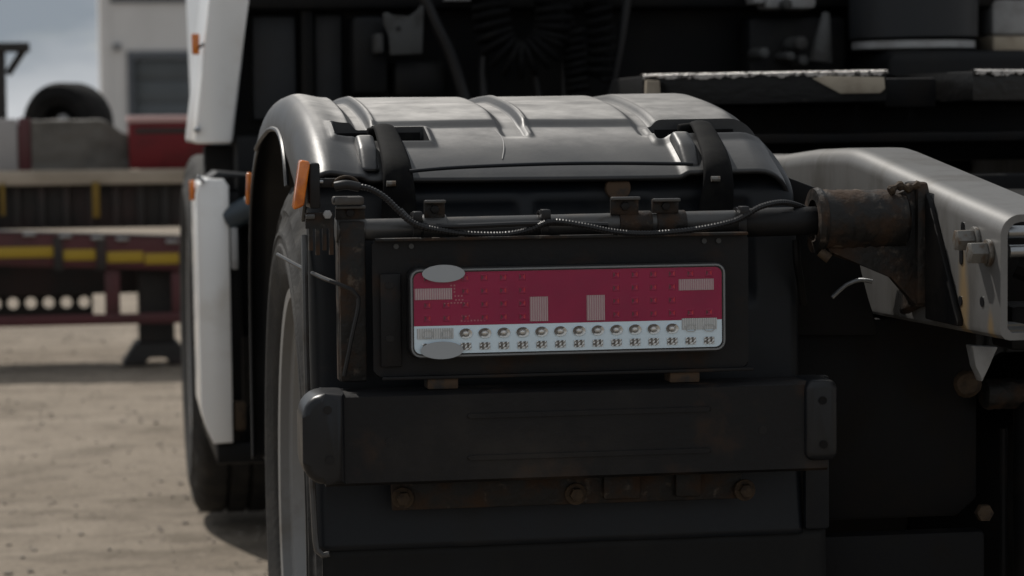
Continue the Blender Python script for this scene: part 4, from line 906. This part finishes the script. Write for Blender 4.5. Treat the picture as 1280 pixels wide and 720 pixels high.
# standing tyre behind the bundle
c = PY(86, 152, 9.80); rad = 0.53*(PY(136, 150, 9.80).x - PY(34, 150, 9.80).x)
prf = [(0.03, rad*0.46), (0.0, rad*0.70), (0.01, rad*0.92), (0.04, rad), (0.20, rad), (0.23, rad*0.92), (0.24, rad*0.70), (0.21, rad*0.46), (0.16, rad*0.56), (0.08, rad*0.56)]
st = thing('standing_tyre', 'worn black tyre standing upright on the trailer behind the grey bundle', 'tyre', (c.x, 9.80, zd+0.006))
o = finish('tyre', lathe(prf, 56), 'tyre_black', st, 40); o.rotation_euler.z = R(62); o.location = (-0.06, 0, rad)
dsc = finish('wheel_disc', lathe([(0.06, 0.01), (0.06, rad*0.20), (0.10, rad*0.30), (0.09, rad*0.60), (0.14, rad*0.60), (0.14, 0.01)], 32), 'tyre_black', st, 40); dsc.rotation_euler.z = R(62); dsc.location = (-0.06, 0, rad)
finish('inner_hub', cyl((-0.03, -0.035, rad*1.12), (-0.02, 0.05, rad*1.12), rad*0.13, seg=14), 'pale_metal', st)
finish('chock', prism([(-0.35, 0), (0.42, 0), (0.42, 0.05), (0.30, 0.16), (0.20, 0.09), (-0.35, 0.09)], 1, -0.14, 0.12, 0.006), 'trailer_dark', st)
# red box with a pale lid
x0, x1, z1 = onDeck(161, 146, 262, YD-0.1); rb = thing('red_box', 'red box with pale pink lid on the trailer deck', 'box', (x0, YD-0.1, zd+0.004)); H = z1-zd
finish('box_body', box(0, x1-x0, 0, 0.5, 0, H-0.033, 0.006), 'box_red', rb)
finish('lid', box(-0.006, x1-x0+0.006, -0.008, 0.508, H-0.0325, H, 0.006), 'lid_pink', rb)
finish('label_strip', box(0.03, x1-x0-0.01, -0.003, -0.0005, H-0.085, H-0.060, 0.0005), 'trailer_dark', rb)

# ------------------------------------------------------------------ building
BY = 58.0
bx0 = PY(127, 100, BY).x
bd = thing('warehouse', 'plain grey warehouse with dark slate door and dark fascia band behind the trailer', 'building', (bx0, BY, 0))
zf = PY(180, 3, BY).z; dz1 = PY(200, 72, BY).z; dx0 = PY(167, 100, BY).x - bx0
finish('wall', box(0, dx0, 0, 0.3, 0, 8.0), 'wall_grey', bd, 0)
finish('wall', box(dx0, dx0+3.6, 0, 0.3, dz1, 7.999), 'wall_grey', bd, 0)
finish('wall', box(dx0+3.6, 34, 0, 0.3, 0, 7.998), 'wall_grey', bd, 0)
finish('side_wall', box(0.001, 0.30, 0.301, 16, 0, 7.997), 'wall_grey', bd, 0)
finish('corner_trim', box(-0.02, 0.22, -0.03, -0.002, 0, 8.02), 'lid_pink' if False else 'wall_grey', bd, 0)
finish('roof', box(0.302, 34, 0.302, 16, 7.7, 7.9), 'fascia_dark', bd, 0)
finish('fascia_band', box(0.24, 33.9, -0.06, -0.002, zf, zf+0.9), 'fascia_dark', bd, 0)
finish('door_frame', prism([(dx0-0.15, 0), (dx0, 0), (dx0, dz1), (dx0+3.6, dz1), (dx0+3.6, 0), (dx0+3.75, 0), (dx0+3.75, dz1+0.16), (dx0-0.15, dz1+0.16)], 1, -0.06, 0.1), 'fascia_dark', bd, 0)
for k in range(5):
    h0 = dz1*k/5; finish('door_panel', box(dx0+0.01, dx0+3.59, 0.14, 0.18, h0+0.008, h0+dz1/5-0.008, 0.01), 'door_slate', bd)
finish('door_backing', box(dx0+0.005, dx0+3.595, 0.19, 0.25, 0, dz1-0.005), 'fascia_dark', bd, 0)
finish('wall_lamp', box(0.30, 0.46, -0.16, -0.002, PY(143, 62, BY).z, PY(143, 55, BY).z, 0.02), 'fascia_dark', bd)
